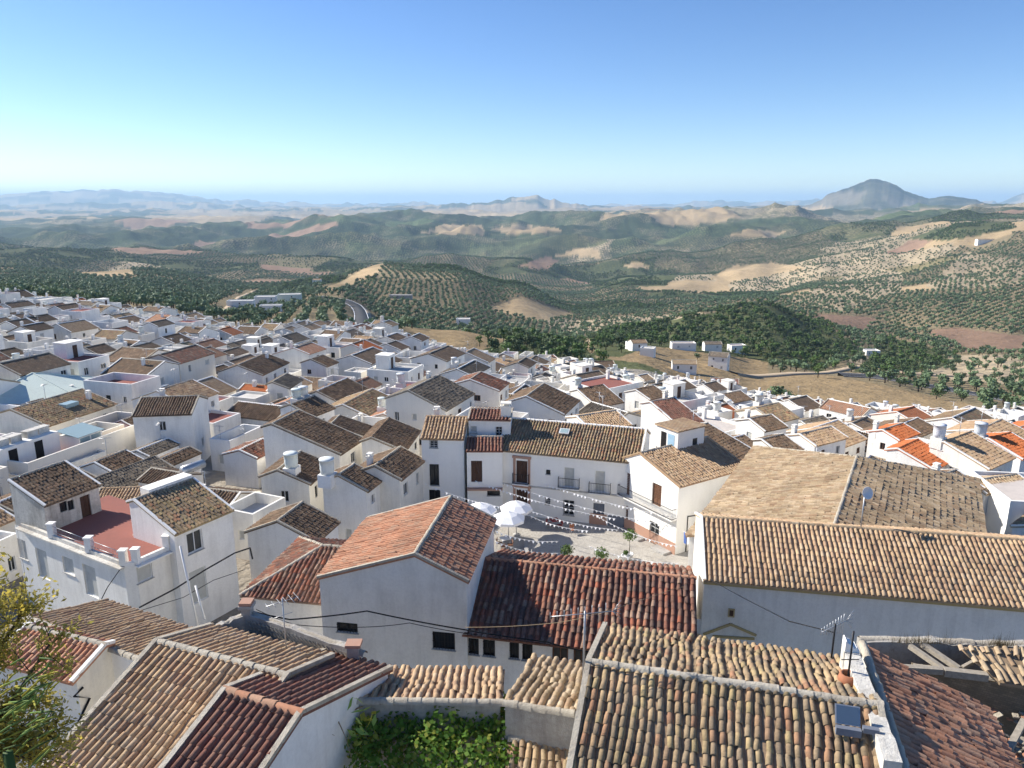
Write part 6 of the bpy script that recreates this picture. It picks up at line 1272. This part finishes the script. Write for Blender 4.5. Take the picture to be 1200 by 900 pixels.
def broom_tree():
    rg = np.random.default_rng(18); D0 = 9.5
    o = PDist(-40, 960, D0); t = thing('leafy_tree', 'yellow-green feathery tree in front of the tiled houses', 'tree', tuple(o)); Cs = []; Ns = []; b = MB(); tips = []
    limbs = [((-60, 900), (5, 660), .5), ((-60, 900), (60, 700), .2), ((-60, 900), (85, 745), -.2), ((-60, 900), (70, 800), .1), ((-60, 900), (40, 850), -.3), ((-60, 900), (-30, 700), .6), ((-60, 900), (90, 850), -.4), ((-60, 900), (20, 760), .3), ((-60, 900), (30, 900), .0), ((-60, 900), (-10, 640), .0), ((-60, 900), (55, 880), -.5), ((-60, 900), (12, 700), .8), ((-60, 900), (80, 880), -.2), ((-60, 900), (-5, 830), -.3)]
    for a, e, dz in limbs:
        A_ = PDist(*a, D0) ; E_2 = PDist(e[0] - 26, e[1] + 8, D0 + dz); mid = (A_ + E_2) / 2 + rg.normal(0, .12, 3) + np.array((0, 0, .1)); b.tube([tuple(A_ - o), tuple(mid - o), tuple(E_2 - o)], [.045, .028, .01], 5)
        for k in range(20):
            s_ = rg.uniform(.35, 1.02); base = (1 - s_) ** 2 * A_ + 2 * s_ * (1 - s_) * mid + s_ ** 2 * E_2; d = (E_2 - A_) / np.linalg.norm(E_2 - A_) * .5 + rg.normal(0, .55, 3); d /= np.linalg.norm(d); L = rg.uniform(.25, .55); b.tube([tuple(base - o), tuple(base + d * L - o)], [.008, .003], 3)
            n = 52; tt = rg.uniform(.1, 1.0, n); C = base + d * L * tt[:, None] + rg.normal(0, .05, (n, 3)); Cs.append(C); Ns.append(rg.normal(size=(n, 3)) + np.array((0, 0, .4)))
    b.obj('branches', 'bark', t); C = np.concatenate(Cs) - o; V, Fq = leaf_quads(C, np.concatenate(Ns), .068, .42, rg); mkobj('foliage', npmesh('foliage', V, Fq, 'leaf_broom', False), t)
    # upright yellow-tipped plant at its foot
    o3 = PDist(20, 940, 8.2); t = thing('spiky_plant', 'aloe-like plant with fleshy yellow-tipped stems under the feathery tree', 'plant', tuple(o3)); b = MB()
    for k in range(110):
        e = PDist(rg.uniform(-15, 72), rg.uniform(770, 880), 8.25 + rg.normal(0, .2)); d = np.array((abs(rg.normal(.2, .08)), rg.normal(0, .08), rg.uniform(.02, .16))); b.tube([tuple(e - d - o3), tuple(e - d * .4 - o3 + np.array((0, 0, .012))), tuple(e - o3)], [.009, .010, .003], 5, k % 5 != 0)
    b.tube([(0, 0, -.5), (0, 0, .6)], .05, 6, 0); b.obj('stems', ['leaf_green', 'leaf_yellow'], t, kind='stuff')
broom_tree()
print('T all', time.time() - T0)

def laundry():
    a, b = PDist(800, 622, 52.5), PDist(822, 636, 51.0); t = thing('washing_line', 'washing line of blue, red and white cloths beside the corner house', 'laundry', tuple(a)); L = MB(); d = b - a; L.tube([(0, 0, 0), tuple(d)], .01, 4); L.obj('line', 'white_cloth', t)
    for k, m_ in enumerate(('cloth_blue', 'white_cloth', 'cloth_red', 'white_cloth', 'cloth_blue')):
        p = d * (.08 + k * .18); q = d * (.08 + k * .18 + .14); c = MB(); h = .9 - .1 * (k % 3); n = 4; vs = [tuple(p + (q - p) * i / n + np.array((0, .04 * (-1) ** i, 0))) for i in range(n + 1)] + [tuple(p + (q - p) * i / n + np.array((.03, .06 * (-1) ** i, -h))) for i in range(n + 1)]; c.add(vs, [(i, i + 1, i + n + 2, i + n + 1) for i in range(n)]); c.obj('cloth', m_, t)
laundry()
